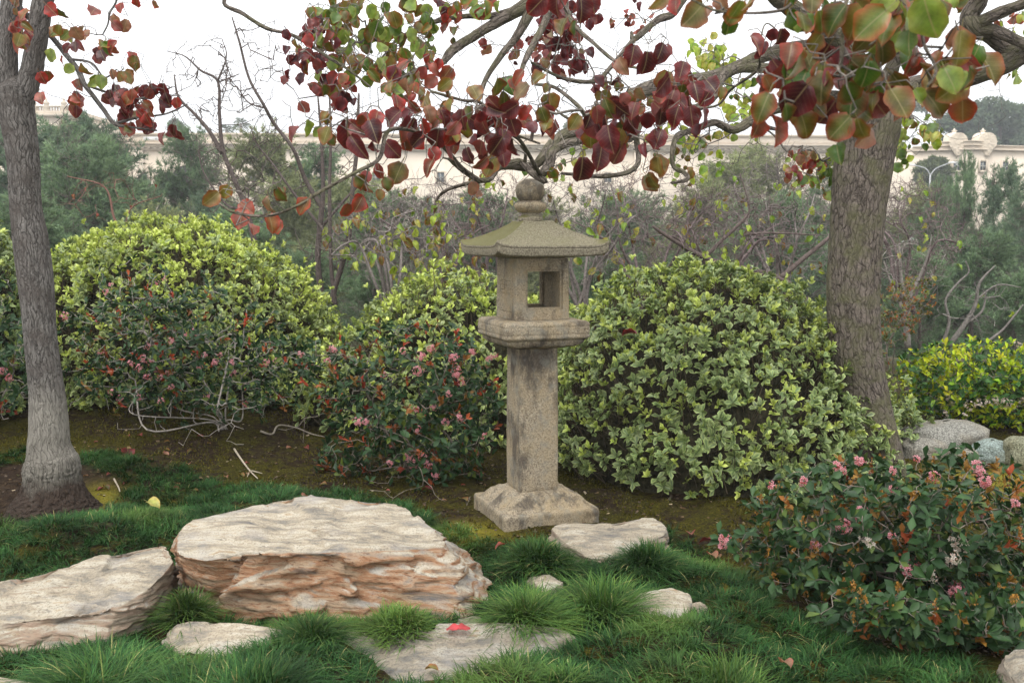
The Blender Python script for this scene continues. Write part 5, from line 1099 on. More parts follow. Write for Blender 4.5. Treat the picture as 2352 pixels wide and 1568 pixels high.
# ================================================================== BARE TREES BEHIND THE HEDGES
def bare(name, label, stems, tips, col, leaves=0, pal='Y', group=None, sides=6, rt_=.0022, mtw=1.0, leafL=.06, cat='tree', wjit=.18, twiglets=1.0):
    """stems: lists of (px,py,depth,width px); wood outlined by them, finer wood grown to the tips"""
    f = stems[0][0]; b = W(f[0], f[1], f[2]); root = thing(name, (b[0], b[1], float(terr(b[0:1], b[1:2])[0])), label, cat, group)
    wd = Wood(); a = Acc()
    for st in stems:
        P, R = limb(st, m=6); tube(a, P, R, sides, col=col, disp=knobbly(float(R.mean()) * .1)); wd.path(P, R, join=False)
    a.build('stems', M['twig'], root)
    ends = wd.grow(tips, .13, wjit, pref=.05)
    A = np.array(wd.P); m = [k for k in range(len(A)) if not wd.fix[k]]
    tw = []
    for k in NR.choice(m, int(len(m) * .45 * twiglets), replace=True):
        d = NR.normal(size=3) + np.array([0, 0, .6]); d /= np.linalg.norm(d); tw.append(A[k] + d * NR.uniform(.06, .2) * mtw)
    Wd2 = np.array(tw); par = NR.choice(m, len(tw)) if False else None
    a = Acc(); wd.mesh(a, rt_, 2.7, 4, rmax=.012, colf=lambda P, r: np.array(col)[None] * (0.6 + .8 * NR.random((len(P), 1))))
    ks = []
    for t in tw: pass
    if len(tw):
        near_ = np.array([int(np.argmin(((A - t) ** 2).sum(1))) for t in tw]); s0 = A[near_]
        mid = (s0 + Wd2) / 2 + NR.normal(size=s0.shape) * .02
        segs(a, s0, mid, np.full(len(tw), rt_ * .95), np.full(len(tw), rt_ * .75), 3, col); segs(a, mid, Wd2, np.full(len(tw), rt_ * .75), np.full(len(tw), rt_ * .5), 3, col)
    tag(a.build('twigs', M['twig'], root), kind='stuff')
    if leaves:
        sel = A[NR.choice(m, leaves)] ; R_ = leaf_orient(leaves, .5, .5); L = leafL * NR.uniform(.7, 1.2, leaves)
        for q in range(leaves): leaf_objs(root, 'leaf', [leafmesh(pal[NR.integers(len(pal))], int(NR.integers(4)), 3)], [0], sel[q:q + 1], R_[q:q + 1], L[q:q + 1])
    return root
def rt_tips(n, cx, cy, rx, ry, d, dj=.6, upper=True):
    o = []
    for q in range(n):
        r = math.sqrt(NR.random()); an = NR.uniform(0, 6.283); o.append(W(cx + rx * r * math.cos(an), cy + ry * r * math.sin(an), d + NR.uniform(-dj, dj)))
    return o
GB = (.11, .088, .08); GL = (.25, .225, .20); PB = (.17, .13, .125); GL2 = (.22, .19, .175)
bare('bare_tree', 'slender leafless tree with several upright stems left of the lantern', [
    [(768, 700, 9.5, 15), (767, 668, 9.5, 14), (785, 610, 9.5, 12), (802, 540, 9.5, 11), (810, 430, 9.5, 10), (820, 340, 9.5, 9), (824, 216, 9.5, 5)],
    [(767, 668, 9.5, 10), (760, 600, 9.5, 9), (757, 430, 9.5, 8), (760, 320, 9.5, 6), (757, 220, 9.5, 4)],
    [(740, 690, 9.8, 15), (730, 600, 9.8, 14), (735, 520, 9.8, 13), (742, 440, 9.8, 10), (738, 320, 9.8, 7), (730, 220, 9.8, 4)],
    [(741, 479, 9.8, 11), (702, 414, 9.8, 10), (673, 342, 9.7, 8), (630, 285, 9.7, 8), (605, 240, 9.6, 7), (572, 180, 9.6, 6), (551, 101, 9.6, 5), (533, 40, 9.6, 3)],
    [(756, 545, 9.6, 9), (720, 500, 9.6, 7), (684, 457, 9.6, 6), (630, 382, 9.6, 5), (590, 330, 9.6, 4), (575, 290, 9.6, 2)],
    [(605, 248, 9.6, 4), (570, 235, 9.6, 3), (545, 200, 9.6, 2.5)], [(740, 520, 9.8, 7), (800, 450, 9.8, 6), (850, 400, 9.8, 4)]],
    rt_tips(60, 590, 160, 80, 130, 9.6) + rt_tips(50, 700, 350, 130, 120, 9.7) + rt_tips(40, 790, 260, 60, 140, 9.5) + rt_tips(40, 760, 540, 110, 90, 9.6), GB, 0, rt_=.0031, twiglets=1.8)
bare('bare_tree', 'leafless tree with dark forking stems above the left hedge dome', [
    [(600, 700, 10.2, 16), (585, 560, 10.2, 14), (562, 472, 10.2, 12), (533, 400, 10.2, 11), (511, 342, 10.2, 10), (504, 260, 10.2, 8), (500, 187, 10.2, 6), (461, 162, 10.2, 5), (425, 130, 10.2, 3), (385, 118, 10.2, 2)],
    [(511, 353, 10.2, 11), (479, 299, 10.2, 9), (445, 260, 10.2, 7), (410, 223, 10.2, 6), (400, 173, 10.2, 3)],
    [(500, 187, 10.2, 5), (520, 130, 10.2, 3), (510, 90, 10.2, 2)], [(500, 190, 10.2, 4), (550, 170, 10.2, 2)],
    [(562, 480, 10.2, 8), (520, 470, 10.2, 6), (470, 400, 10.2, 4), (455, 345, 10.2, 3)]],
    rt_tips(70, 460, 190, 90, 110, 10.2) + rt_tips(50, 540, 330, 110, 110, 10.2) + rt_tips(30, 560, 460, 90, 60, 10.2), GB, 0, rt_=.0031, twiglets=1.8)
bare('bare_shrub', 'reddish thin-twigged leafless bush over the left hedge dome', [[(290, 560, 11, 7), (262, 500, 11, 6), (240, 430, 11, 4), (155, 405, 11, 2)], [(285, 560, 11, 5), (300, 480, 11, 3), (370, 450, 11, 2)]], rt_tips(40, 260, 450, 110, 70, 11), (.20, .11, .085), 6, 'R', leafL=.05, cat='shrub')
for (x, d, top, wv, lab, lv, pl, seed_) in [q + (k,) for k, q in enumerate([
    (900, 9.2, 470, 150, 'leafless bush with yellow leaves clinging to it, left of the lantern roof', 90, 'YYYO'),
    (1010, 10.0, 430, 150, 'twiggy bush with yellow and orange leaves directly behind the lantern roof', 60, 'YYO'),
    (1130, 10.8, 400, 140, 'greyish leafless bush hidden behind the lantern finial', 24, 'YYO'),
    (1330, 10.0, 410, 150, 'twiggy leafless bush with scattered yellow leaves right of the finial', 40, 'YYO'),
    (1480, 10.6, 390, 160, 'dense leafless bush midway between lantern and right trunk', 30, 'YYO'),
    (1640, 9.6, 440, 170, 'spreading leafless bush with long arching branches over the right hedge dome', 20, 'YYO'),
    (1800, 10.4, 380, 150, 'leafless bush close to the left side of the right trunk', 22, 'YO'),
    (2090, 9.8, 430, 120, 'pale-stemmed leafless bush just behind the right trunk', 8, 'Y')])]:
    st = []
    for k in range(6):
        sx = NR.uniform(-1, 1); e = x + sx * wv * 1.05; ty = top + NR.uniform(0, 90) + 60 * abs(sx)
        st.append([(x + NR.uniform(-18, 18), 720, d, 9), (x + .25 * (e - x) + NR.uniform(-8, 8), 640, d + NR.uniform(-.1, .1), 7.5), (x + .55 * (e - x) + NR.uniform(-14, 14), 560, d + NR.uniform(-.3, .3), 5.5), (x + .8 * (e - x), ty * .5 + 270, d + NR.uniform(-.5, .5), 4), (e, ty, d + NR.uniform(-.6, .6), 2)])
    tps = rt_tips(400, x, (top + 640) / 2, wv * 1.1, (670 - top) / 2, d, .8)
    bare('bare_shrub', lab, st, tps, PB if seed_ % 3 else GL2, int(lv * 1.5), pl, rt_=.0021, leafL=.085, twiglets=3.0, cat='shrub', group='leafless bushes behind the hedges')
bare('bare_tree', 'long low dark branches sweeping left from behind the right trunk', [[(1860, 700, 9.2, 16), (1790, 640, 9.2, 15), (1640, 600, 9.2, 13), (1560, 560, 9.1, 10), (1500, 520, 9, 6)], [(1790, 640, 9.2, 12), (1850, 590, 9.2, 11), (1905, 545, 9.2, 9), (1960, 500, 9.2, 5)],
    [(1600, 610, 9.2, 10), (1650, 560, 9.2, 9), (1712, 500, 9.2, 7), (1720, 470, 9.2, 5), (1700, 400, 9.2, 3)], [(1712, 540, 9.2, 7), (1770, 535, 9.2, 5), (1880, 540, 9.2, 3)]], rt_tips(90, 1740, 530, 180, 90, 9.3), (.13, .10, .09), 8, 'Y', rt_=.0022)
bare('bare_tree', 'whitish dead-looking forked shrub behind the yellow-green shrub', [[(2165, 790, 8.9, 9), (2180, 740, 8.9, 8), (2172, 690, 8.9, 6), (2200, 650, 8.9, 5), (2225, 625, 8.9, 4), (2218, 600, 8.9, 3)], [(2175, 800, 9, 13), (2215, 745, 9, 12), (2240, 700, 9, 10), (2250, 650, 9, 7), (2285, 610, 9, 3)],
    [(2215, 745, 9, 8), (2255, 715, 9, 6), (2265, 670, 9, 4)], [(2260, 790, 9, 8), (2300, 760, 9, 6), (2330, 725, 9, 5), (2350, 700, 9, 3)], [(2240, 690, 9, 5), (2290, 655, 9, 4), (2345, 660, 9, 2)]], rt_tips(40, 2230, 700, 110, 70, 9), (.17, .155, .14), 4, 'Y', rt_=.0022, cat='shrub')
bare('bare_tree', 'clump of pale upright stems right of the right trunk', [[(2085, 800, 9.4, 16), (2080, 700, 9.4, 14), (2070, 640, 9.4, 9), (2065, 560, 9.4, 5)], [(2080, 700, 9.4, 12), (2110, 640, 9.4, 8), (2130, 590, 9.4, 5), (2140, 540, 9.4, 3)], [(2080, 720, 9.4, 9), (2050, 660, 9.4, 7), (2030, 600, 9.4, 3)]], rt_tips(80, 2085, 600, 90, 90, 9.4), GL, 8, 'Y', rt_=.0022)

# ================================================================== BACKGROUND TREES
def pine_proto(h, wdt, seed, dens_=1.0, cone=.5, droop=.0, cols=((.045, .085, .045), (.10, .16, .075)), trunkc=(.16, .13, .11)):
    r = np.random.default_rng(seed); wood = Acc(); fol = Acc()
    bend = r.normal(size=2) * .4; zs = np.linspace(0, h, 14); P = np.stack([bend[0] * (zs / h) ** 2 + .12 * np.sin(zs * .8 + seed), bend[1] * (zs / h) ** 2, zs], -1)
    R = .02 * h * (1 - zs / h) ** .8 + .015; tube(wood, P, R * .9, 7, col=trunkc)
    A = []; B = []; ra = []; rb = []; T = []; TD = []
    nb = int(84 * dens_)
    for k in range(nb):
        u = r.uniform(.10, 1) ** .85; z = h * u; c = np.array([np.interp(z, zs, P[:, 0]), np.interp(z, zs, P[:, 1]), z])
        prof = wdt * (1 - u ** (1.2 + cone * 1.4)) ** .8 * (.55 + .45 * min(1, u / .3)) + .25; L = prof * r.uniform(.6, 1.15)
        az = r.uniform(0, 6.283); dv = np.array([math.cos(az), math.sin(az), r.uniform(.0, .55) - droop]); dv /= np.linalg.norm(dv); pts = [c]
        for s in range(1, 6): pts.append(pts[-1] + (dv + np.array([0, 0, .09 * s * (1 - droop)])) * L / 5 + r.normal(size=3) * .04)
        pts = np.array(pts); A += list(pts[:-1]); B += list(pts[1:]); w0 = .012 + .010 * L; ra += [w0 * (1 - s / 5.5) for s in range(5)]; rb += [w0 * (1 - (s + 1) / 5.5) for s in range(5)]
        ns = int(5 + 4.5 * L)
        for s in range(ns):
            t = r.uniform(.25, 1) * 4.99; i = int(t); q = pts[i] * (1 - t + i) + pts[i + 1] * (t - i); sd = dv + r.normal(size=3) * .75 + np.array([0, 0, .35]); sd /= np.linalg.norm(sd); l = r.uniform(.25, .75) * (.5 + .25 * wdt)
            A.append(q); B.append(q + sd * l); ra.append(.008); rb.append(.004); m = int(8 + 12 * l)
            ts = r.random(m)[:, None]; T.append(q + sd * l * ts + r.normal(size=(m, 3)) * .05); TD.append(np.tile(sd, (m, 1)))
    segs(wood, np.array(A), np.array(B), np.array(ra), np.array(rb), 3, trunkc)
    T = np.concatenate(T); TD = np.concatenate(TD); n = len(T); k = 5
    P0 = np.repeat(T, k, axis=0); d = np.repeat(TD, k, axis=0) * .8 + r.normal(size=(n * k, 3)) * .6 + np.array([0, 0, .35]); d /= np.linalg.norm(d, axis=1)[:, None]
    s = np.cross(d, r.normal(size=(n * k, 3))); s /= np.linalg.norm(s, axis=1)[:, None]; L = r.uniform(.10, .22, n * k)[:, None]; w_ = .016
    V = np.stack([P0 - s * w_, P0 + s * w_, P0 + d * L], 1).reshape(-1, 3); mixv = np.repeat(np.repeat(r.random(n), k), 3)[:, None]; C = np.array(cols[0]) * (1 - mixv) + np.array(cols[1]) * mixv
    fol.add(V, np.arange(n * k * 3).reshape(-1, 3), C)
    return wood.mesh('trunk', M['twig']), fol.mesh('crown', M['needle'])
GRN = ((.09, .15, .085), (.22, .31, .17)); OLV = ((.15, .18, .09), (.34, .37, .19)); BLU = ((.09, .15, .10), (.21, .28, .18))
PROTO = [pine_proto(9, 2.4, 1, 1.15, .4, 0, BLU), pine_proto(8, 2.2, 2, 1.1, .7, 0, GRN), pine_proto(9, 2.8, 3, 1.1, .2, .1, OLV), pine_proto(7, 2.4, 4, 1.1, .3, 0, GRN)]
def bgtree(name, px, pytop, d, k, wsc, label, group=None, cat='tree', protoH=(9, 8, 9, 7)):
    t = W(px, pytop, d); zb = float(terr(t[0:1], t[1:2])[0]) - .2; s = (t[2] - zb) / protoH[k]
    root = thing(name, (t[0], t[1], zb), label, cat, group)
    for nm, me in (('trunk', PROTO[k][0]), ('crown', PROTO[k][1])):
        o = bpy.data.objects.new(nm, me); S.collection.objects.link(o); o.parent = root; o.scale = (s * wsc, s * wsc, s); o.rotation_euler = (0, 0, NR.uniform(0, 6.28))
        if nm == 'crown': o['kind'] = 'stuff'
GP = 'evergreen trees in the valley behind the garden'
BT = [(30, 300, 34, 0, 1.0, 'dark evergreen at the far left edge behind the left trunk'), (120, 320, 36, 1, .9, 'evergreen just right of the left trunk'), (235, 302, 38, 0, 1.1, 'tall blue-green evergreen left of the hazy wall window'), (190, 360, 30, 3, 1.0, 'bushy evergreen low behind the left hedge dome'),
      (310, 440, 33, 3, .8, 'shorter evergreen under the cream wall, left part'), (425, 325, 40, 1, .75, 'thin see-through evergreen against the cream wall'), (370, 500, 27, 2, 1.1, 'low olive evergreen over the left hedge dome'), (550, 340, 38, 2, 1.0, 'olive rounded evergreen before the cream wall, left of centre'), (490, 470, 32, 0, .9, 'mid-height evergreen behind the dark forked bare tree'),
      (640, 440, 34, 2, 1.0, 'olive evergreen behind the slender bare tree'), (720, 365, 42, 1, .9, 'tall evergreen left of the orange leaves'), (800, 440, 33, 2, 1.1, 'broad olive evergreen left of the yellow bush'), (900, 470, 30, 1, 1.1, 'green evergreen left behind the lantern roof'), (1010, 480, 36, 0, 1.0, 'evergreen directly behind the lantern roof'),
      (1130, 470, 34, 3, 1.1, 'evergreen hidden behind the lantern finial'), (1300, 480, 32, 2, 1.1, 'olive evergreen right of the lantern'), (1420, 470, 38, 3, 1.2, 'evergreen behind the twiggy bushes, centre right'), (1560, 450, 36, 2, 1.2, 'pale olive evergreen above the right hedge dome'), (1680, 400, 42, 2, 1.1, 'tall olive evergreen left of the right trunk'),
      (1810, 370, 44, 2, 1.2, 'tall olive evergreen nearly touching the right trunk'), (1760, 480, 30, 3, 1.2, 'lower evergreen behind the right hedge dome shoulder'), (1920, 420, 36, 1, 1.0, 'evergreen hidden mostly by the right trunk'), (2080, 450, 40, 2, .9, 'olive evergreen right of the right trunk'), (2160, 440, 38, 1, .6, 'evergreen before the ornamented corner building'),
      (2215, 388, 34, 1, .3, 'young thin pine rising before the corner building'), (2300, 405, 33, 0, .62, 'dark green evergreen below the corner building'), (2375, 440, 30, 0, .7, 'dark evergreen cut by the right edge'), (2240, 560, 26, 3, 1.2, 'low bushy evergreen at the right, above the dead shrub'), (2120, 600, 22, 3, 1.0, 'small evergreen bush low right of the trunk'),
      (2340, 640, 20, 3, 1.1, 'small bushy evergreen near the right edge'), (1380, 580, 22, 3, 1.1, 'small evergreen low between the bushes, centre'), (1600, 580, 21, 3, 1.2, 'small evergreen low behind the right dome top'), (700, 590, 20, 3, 1.1, 'small evergreen low beside the slender bare stems'), (860, 600, 19, 3, 1.0, 'small evergreen low left of the lantern'), (560, 510, 24, 3, 1.2, 'evergreen bush over the left dome shoulder'), (80, 480, 24, 3, 1.2, 'evergreen bush between the left trunk and dome')]
for (px, py, d, k, ws, lab) in BT: bgtree('evergreen_tree', px, py, d, k, ws, lab, GP)
GRP2 = 'farther evergreen trees closing the valley'
for k in range(26):
    px = -150 + k * 105 + NR.uniform(-30, 30); bgtree('evergreen_tree', px, 505 + NR.uniform(-25, 50), 52 + NR.uniform(-6, 8), int(NR.integers(4)), 1.3, 'distant evergreen in the last row across the valley', GRP2)
def broad(name, px, pytop, wpx, hpx, d, label, cols, n=26000, leaf=.42, zb=None, cat='tree'):
    c = W(px, pytop, d); rx = wpx / 2 * d / FPX; rz = hpx / 2 * d / FPX; root = thing(name, (c[0], d, float(c[2] - 2 * rz) if zb is None else zb), label, cat)
    cen = np.array([c[0], d, c[2] - rz]); nb = 70; D = NR.normal(size=(nb, 3)); D /= np.linalg.norm(D, axis=1)[:, None]; bc = cen + D * np.array([rx, rx * .8, rz]) * NR.uniform(.55, .86, (nb, 1)); br = NR.uniform(.16, .3, nb) * rx
    i = NR.integers(0, nb, n); d2 = NR.normal(size=(n, 3)); d2 /= np.linalg.norm(d2, axis=1)[:, None]; d2[:, 2] = np.abs(d2[:, 2]) * 1.0 - .25 * (NR.random(n) < .4); P = bc[i] + d2 * br[i][:, None] * NR.uniform(.8, 1.08, (n, 1)) * np.array([1, 1, .75])
    R_ = frames(NR.normal(size=(n, 3)), d2 + NR.normal(size=(n, 3)) * .5); m = NR.random((n, 1)); cc = np.array(cols[0]) * (1 - m) + np.array(cols[1]) * m
    a = Acc(); place(a, (np.array([[-.3, 0, 0], [.3, 0, 0], [0, 1, .1]]), [np.array([[0, 1, 2]])], np.array([0, 0, 0.])), P, R_, np.full(n, leaf), cc, cc); o = a.build('crown', M['needle'], root); o['kind'] = 'stuff'
    a = Acc(); b = np.array([c[0], d, root.location[2]])
    tube(a, np.array([b, (b + cen) / 2, cen]), np.array([rx * .08, rx * .06, rx * .04]), 8, col=(.16, .14, .12))
    for q in range(8): tube(a, np.array([(b + cen) / 2, (cen + bc[q * 8]) / 2, bc[q * 8]]), np.array([rx * .04, rx * .03, rx * .012]), 6, col=(.16, .14, .12))
    a.build('trunk', M['twig'], root); return root
broad('broad_tree', 2300, 232, 290, 200, 130, 'huge rounded dark tree behind the ornamented corner building', ((.05, .085, .05), (.11, .15, .08)), 30000, .55)
broad('broad_tree', 2400, 205, 160, 160, 140, 'dark tree crown cut by the right edge above the corner building', ((.05, .085, .05), (.10, .14, .08)), 12000, .6)
broad('broad_tree', 2130, 215, 90, 50, 150, 'wispy pale tree top beyond the right limb', ((.10, .14, .09), (.18, .21, .14)), 1400, .5)
broad('broad_tree', 172, 272, 90, 70, 62, 'greyish twiggy round tree before the balustraded tower', ((.20, .18, .14), (.32, .29, .22)), 5000, .22)
broad('broad_tree', 403, 274, 36, 40, 150, 'small pale hazy tree above the roof line', ((.10, .15, .10), (.18, .22, .15)), 2500, .5)
broad('broad_tree', 1330, 280, 120, 70, 160, 'pale hazy tree beyond the roof line in the centre', ((.12, .15, .10), (.22, .23, .17)), 3000, .6)
broad('broad_tree', 2150, 350, 90, 110, 85, 'grey-green tree left of the corner building', ((.08, .11, .06), (.16, .19, .10)), 7000, .35)

# palms
def palm(px, pytop, d, r, label):
    c = W(px, pytop, d); R0 = r * d / FPX; top = np.array([c[0], d, c[2] - R0 * .9]); root = thing('palm_tree', (c[0], d, 0), label, 'palm tree', 'palms beyond the roof')
    a = Acc(); tube(a, np.array([[c[0], d, 0], [c[0] + .2, d, top[2] / 2], top]), np.array([.3, .25, .22]), 8, col=(.22, .19, .16)); a.build('trunk', M['twig'], root)
    for k in range(26):
        az = NR.uniform(0, 6.283); e = NR.uniform(-.5, 1.3); dv = np.array([math.cos(az) * math.cos(e), math.sin(az) * math.cos(e), math.sin(e)]); pts = [top]
        for s in range(6): pts.append(pts[-1] + (dv - np.array([0, 0, .16 * s])) * R0 / 5)
        a = Acc(); pts = np.array(pts); n = 60; t = NR.random(n) * .8 + .2; i = np.minimum((t * 6).astype(int), 5); q = pts[i] + (pts[np.minimum(i + 1, 6)] - pts[i]) * (t * 6 - i)[:, None]
        dd = dv + NR.normal(size=(n, 3)) * .5 + np.array([0, 0, -.5]); cc = np.tile([.09, .13, .06], (n, 1)); place(a, (np.array([[-.06, 0, 0], [.06, 0, 0], [0, 1, 0]]), [np.array([[0, 1, 2]])], np.zeros(3)), q, frames(dd, NR.normal(size=(n, 3))), np.full(n, R0 * .3), cc, cc); a.build('frond', M['needle'], root)
palm(552, 268, 150, 19, 'taller of the two hazy palms above the cream wall'); palm(520, 284, 155, 15, 'lower of the two hazy palms above the cream wall')

# ================================================================== BUILDINGS
def Bx(root, name, mat, boxes, rot=None, label=None):
    a = Acc()
    for b in boxes: bxr(a, *b, M=rot)
    o = a.build(name, M[mat], root, smooth=False)
    if label: o['label'] = label
    return o
BD = 112.0
def bx_(px): return (px - 1176) / FPX * BD / (cp) * (cp + 0)       # x at the wall distance
def bz_(py): return W(1176, py, BD)[2]
x0 = W(60, 300, BD)[0]; x1 = W(1985, 320, BD)[0]; zt = W(400, 310, BD)[2]
hall = thing('long_building', ((x0 + x1) / 2, BD, 0), 'long cream stucco building with flat roof line stretching behind the valley trees', 'building')
def skew(V):
    V = np.array(V, float); u = (V[:, 0] - x0) / (x1 - x0); V[:, 1] += u * 3; return V
bz = lambda py: float(W(400, py, BD)[2])
Bx(hall, 'wall', 'stucco', [(x0, x1, BD, BD + 14, -1, bz(338))], skew)
Bx(hall, 'parapet', 'stucco', [(x0 - .1, x1 + .1, BD - .2, BD + 14, bz(330), zt)], skew)
Bx(hall, 'cornice', 'trimst', [(x0 - .3, x1 + .3, BD - .75, BD + .1, bz(332), bz(328)), (x0 - .3, x1 + .3, BD - .5, BD + .1, bz(338), bz(332.3)), (x0 - .3, x1 + .3, BD - .25, BD + .1, bz(345), bz(338.3)), (x0 - .2, x1 + .2, BD - .4, BD + .1, zt + .003, zt + .25)], skew)
dn = [(x0 + k * .7, x0 + k * .7 + .35, BD - .48, BD - .24, bz(341), bz(338.4)) for k in range(int((x1 - x0) / .7))]
Bx(hall, 'dentils', 'trimst', dn, skew)['kind'] = 'stuff'
for px in (310, 700, 1090, 1480, 1860): 
    x = W(px, 400, BD)[0]; Bx(hall, 'pilaster', 'stucco', [(x - .9, x + .9, BD - .35, BD + .1, -1, bz(345.3))], skew)
def win(root, x, z0, z1, w_, y, rot, framec='trimst'):
    f = Bx(root, 'window', framec, [(x - w_ / 2 - .18, x - w_ / 2, y - .12, y + .05, z0 - .18, z1 + .18), (x + w_ / 2, x + w_ / 2 + .18, y - .12, y + .05, z0 - .18, z1 + .18), (x - w_ / 2, x + w_ / 2, y - .12, y + .05, z1, z1 + .18), (x - w_ / 2, x + w_ / 2, y - .18, y + .05, z0 - .2, z0)], rot)
    for (m, nm, bb) in (('glass', 'pane', [(x - w_ / 2, x + w_ / 2, y - .03, y + .02, z0, z1)]), ('frame', 'mullion', [(x - .04, x + .04, y - .06, y - .034, z0, z1), (x - w_ / 2, x + w_ / 2, y - .06, y - .034, (z0 + z1) / 2 - .03, (z0 + z1) / 2 + .03)])):
        a = Acc()
        for b in bb: bxr(a, *b, M=rot)
        subpart(a, nm, M[m], f, False)
for px in (326, 575, 860, 1010, 1240, 1400, 1650, 1750): x = W(px, 405, BD)[0]; win(hall, x, bz(417), bz(395), .8, BD, skew)
def arch(root, x, zc, r, z0, y, rot):
    th = np.linspace(0, np.pi, 17); V = [[x - r, y - .04, z0]] + [[x - r * math.cos(t), y - .04, zc + r * .75 * math.sin(t)] for t in th] + [[x + r, y - .04, z0]]; V = np.array(V); n = len(V); c = np.array([[x, y - .04, (zc + z0) / 2]])
    a = Acc(); a.add(rot(np.concatenate([V, c])), np.array([[k, k + 1, n] for k in range(n - 1)] + [[n - 1, 0, n]])); f = a.build('arched_opening', M['dark'], root, smooth=False)
    Vi = V.copy(); Vo = V.copy(); Vo[:, 0] = x + (V[:, 0] - x) * 1.1; Vo[1:-1, 2] = zc + (V[1:-1, 2] - zc) * 1.12; Vi[:, 1] -= .1; Vo[:, 1] -= .1; a = Acc(); a.add(rot(np.concatenate([Vi, Vo])), np.array([[k, k + 1, n + k + 1, n + k] for k in range(n - 1)])); subpart(a, 'surround', M['trimst'], f, False)
for px in (430, 680): x = W(px, 400, BD)[0]; arch(hall, x, bz(408), 1.9, bz(445), BD, skew)
x = W(348, 315, BD)[0]; sg = Bx(hall, 'white_panel', 'white', [(x - .95, x + .95, BD - .30, BD - .2, bz(322.5), bz(314))], skew)
for dx in (-.45, .45):
    a = Acc(); bxr(a, x + dx - .13, x + dx + .13, BD - .33, BD - .305, bz(318.5), bz(316.3), M=skew); bxr(a, x + dx - .03, x + dx + .03, BD - .33, BD - .305, bz(320.5), bz(318.6), M=skew); bxr(a, x + dx - .1, x + dx + .1, BD - .33, BD - .305, bz(320.9), bz(320.55), M=skew); subpart(a, 'crest', M['metal'], sg, False)
# balustraded tower at the left
TD_ = 104.0; tz = lambda py: float(W(120, py, TD_)[2]); tx = lambda px: float(W(px, 250, TD_)[0]); idm = lambda V: V
tw = thing('balustraded_tower', (tx(100), TD_, 0), 'cream tower with balustrade and spiky finials right of the left trunk', 'building')
Bx(tw, 'wall', 'stucco', [(tx(-60), tx(185), TD_, TD_ + 12, -1, tz(268))]); Bx(tw, 'cornice', 'trimst', [(tx(-62), tx(192), TD_ - .5, TD_ + 12.2, tz(268) + .002, tz(262)), (tx(-62), tx(188), TD_ - .25, TD_ + 12, tz(262) + .002, tz(257)), (tx(-62), tx(187), TD_ - .35, TD_ - .01, tz(292), tz(288))])
Bx(tw, 'balustrade_rail', 'trimst', [(tx(-60), tx(184), TD_ - .1, TD_ + .3, tz(246), tz(243)), (tx(-60), tx(184), TD_ - .1, TD_ + .3, tz(257) + .002, tz(254.5))])
Bx(tw, 'balusters', 'trimst', [(tx(-58) + k * .28, tx(-58) + k * .28 + .12, TD_, TD_ + .2, tz(254.5), tz(246)) for k in range(38)])['kind'] = 'stuff'
for px in (76, 106, 146, 180):
    a = Acc(); prof = [(tz(258), .38), (tz(246), .38), (tz(244), .42), (tz(242), .2), (tz(239), .32), (tz(236), .34), (tz(232), .12), (tz(228), .14), (tz(225), .03)]; th = np.linspace(0, 2 * np.pi, 10, endpoint=False)
    V = np.array([[[tx(px) + r_ * math.cos(t), TD_ + .1 + r_ * math.sin(t), z_] for t in th] for (z_, r_) in prof]).reshape(-1, 3); a.add(V, ringfaces(len(prof), 10)); a.build('finial', M['trimst'], tw)
# corner building at the right
CD = 84.0; cz = lambda py: float(W(2250, py, CD)[2]); cx_ = lambda px: float(W(px, 350, CD)[0])
cb = thing('corner_building', (cx_(2270), CD, 0), 'cream building with two carved domed ornaments on its parapet at the right edge', 'building')
xa = cx_(2235)
def bend(V):
    V = np.array(V, float); V[:, 1] += np.abs(V[:, 0] - xa) * np.where(V[:, 0] > xa, .28, .45); return V
def strips(xA, xB, y0, y1, z0, z1):      # split at the bend so that the walls stay flat
    return [(xA, xa, y0, y1, z0, z1), (xa, xB, y0, y1, z0, z1)]
Bx(cb, 'wall', 'stucco', strips(cx_(2118), cx_(2520), CD, CD + 10, -2, cz(344)), bend)
Bx(cb, 'parapet', 'stucco', strips(cx_(2118), cx_(2520), CD + .05, CD + 9.9, cz(344) + .002, cz(334)) + strips(cx_(2165), cx_(2297), CD - .02, CD + 2, cz(334) + .002, cz(324)), bend)
Bx(cb, 'cornice', 'trimst', strips(cx_(2117), cx_(2521), CD - .28, CD + .04, cz(344.5), cz(341.5)) + strips(cx_(2117), cx_(2521), CD - .12, CD + .04, cz(334.4), cz(332)) + strips(cx_(2164), cx_(2298), CD - .15, CD + .04, cz(325), cz(322.6)), bend)
for px in (2205, 2262, 2322, 2400): x = cx_(px); win(cb, x, cz(391), cz(371), .55, CD, bend)
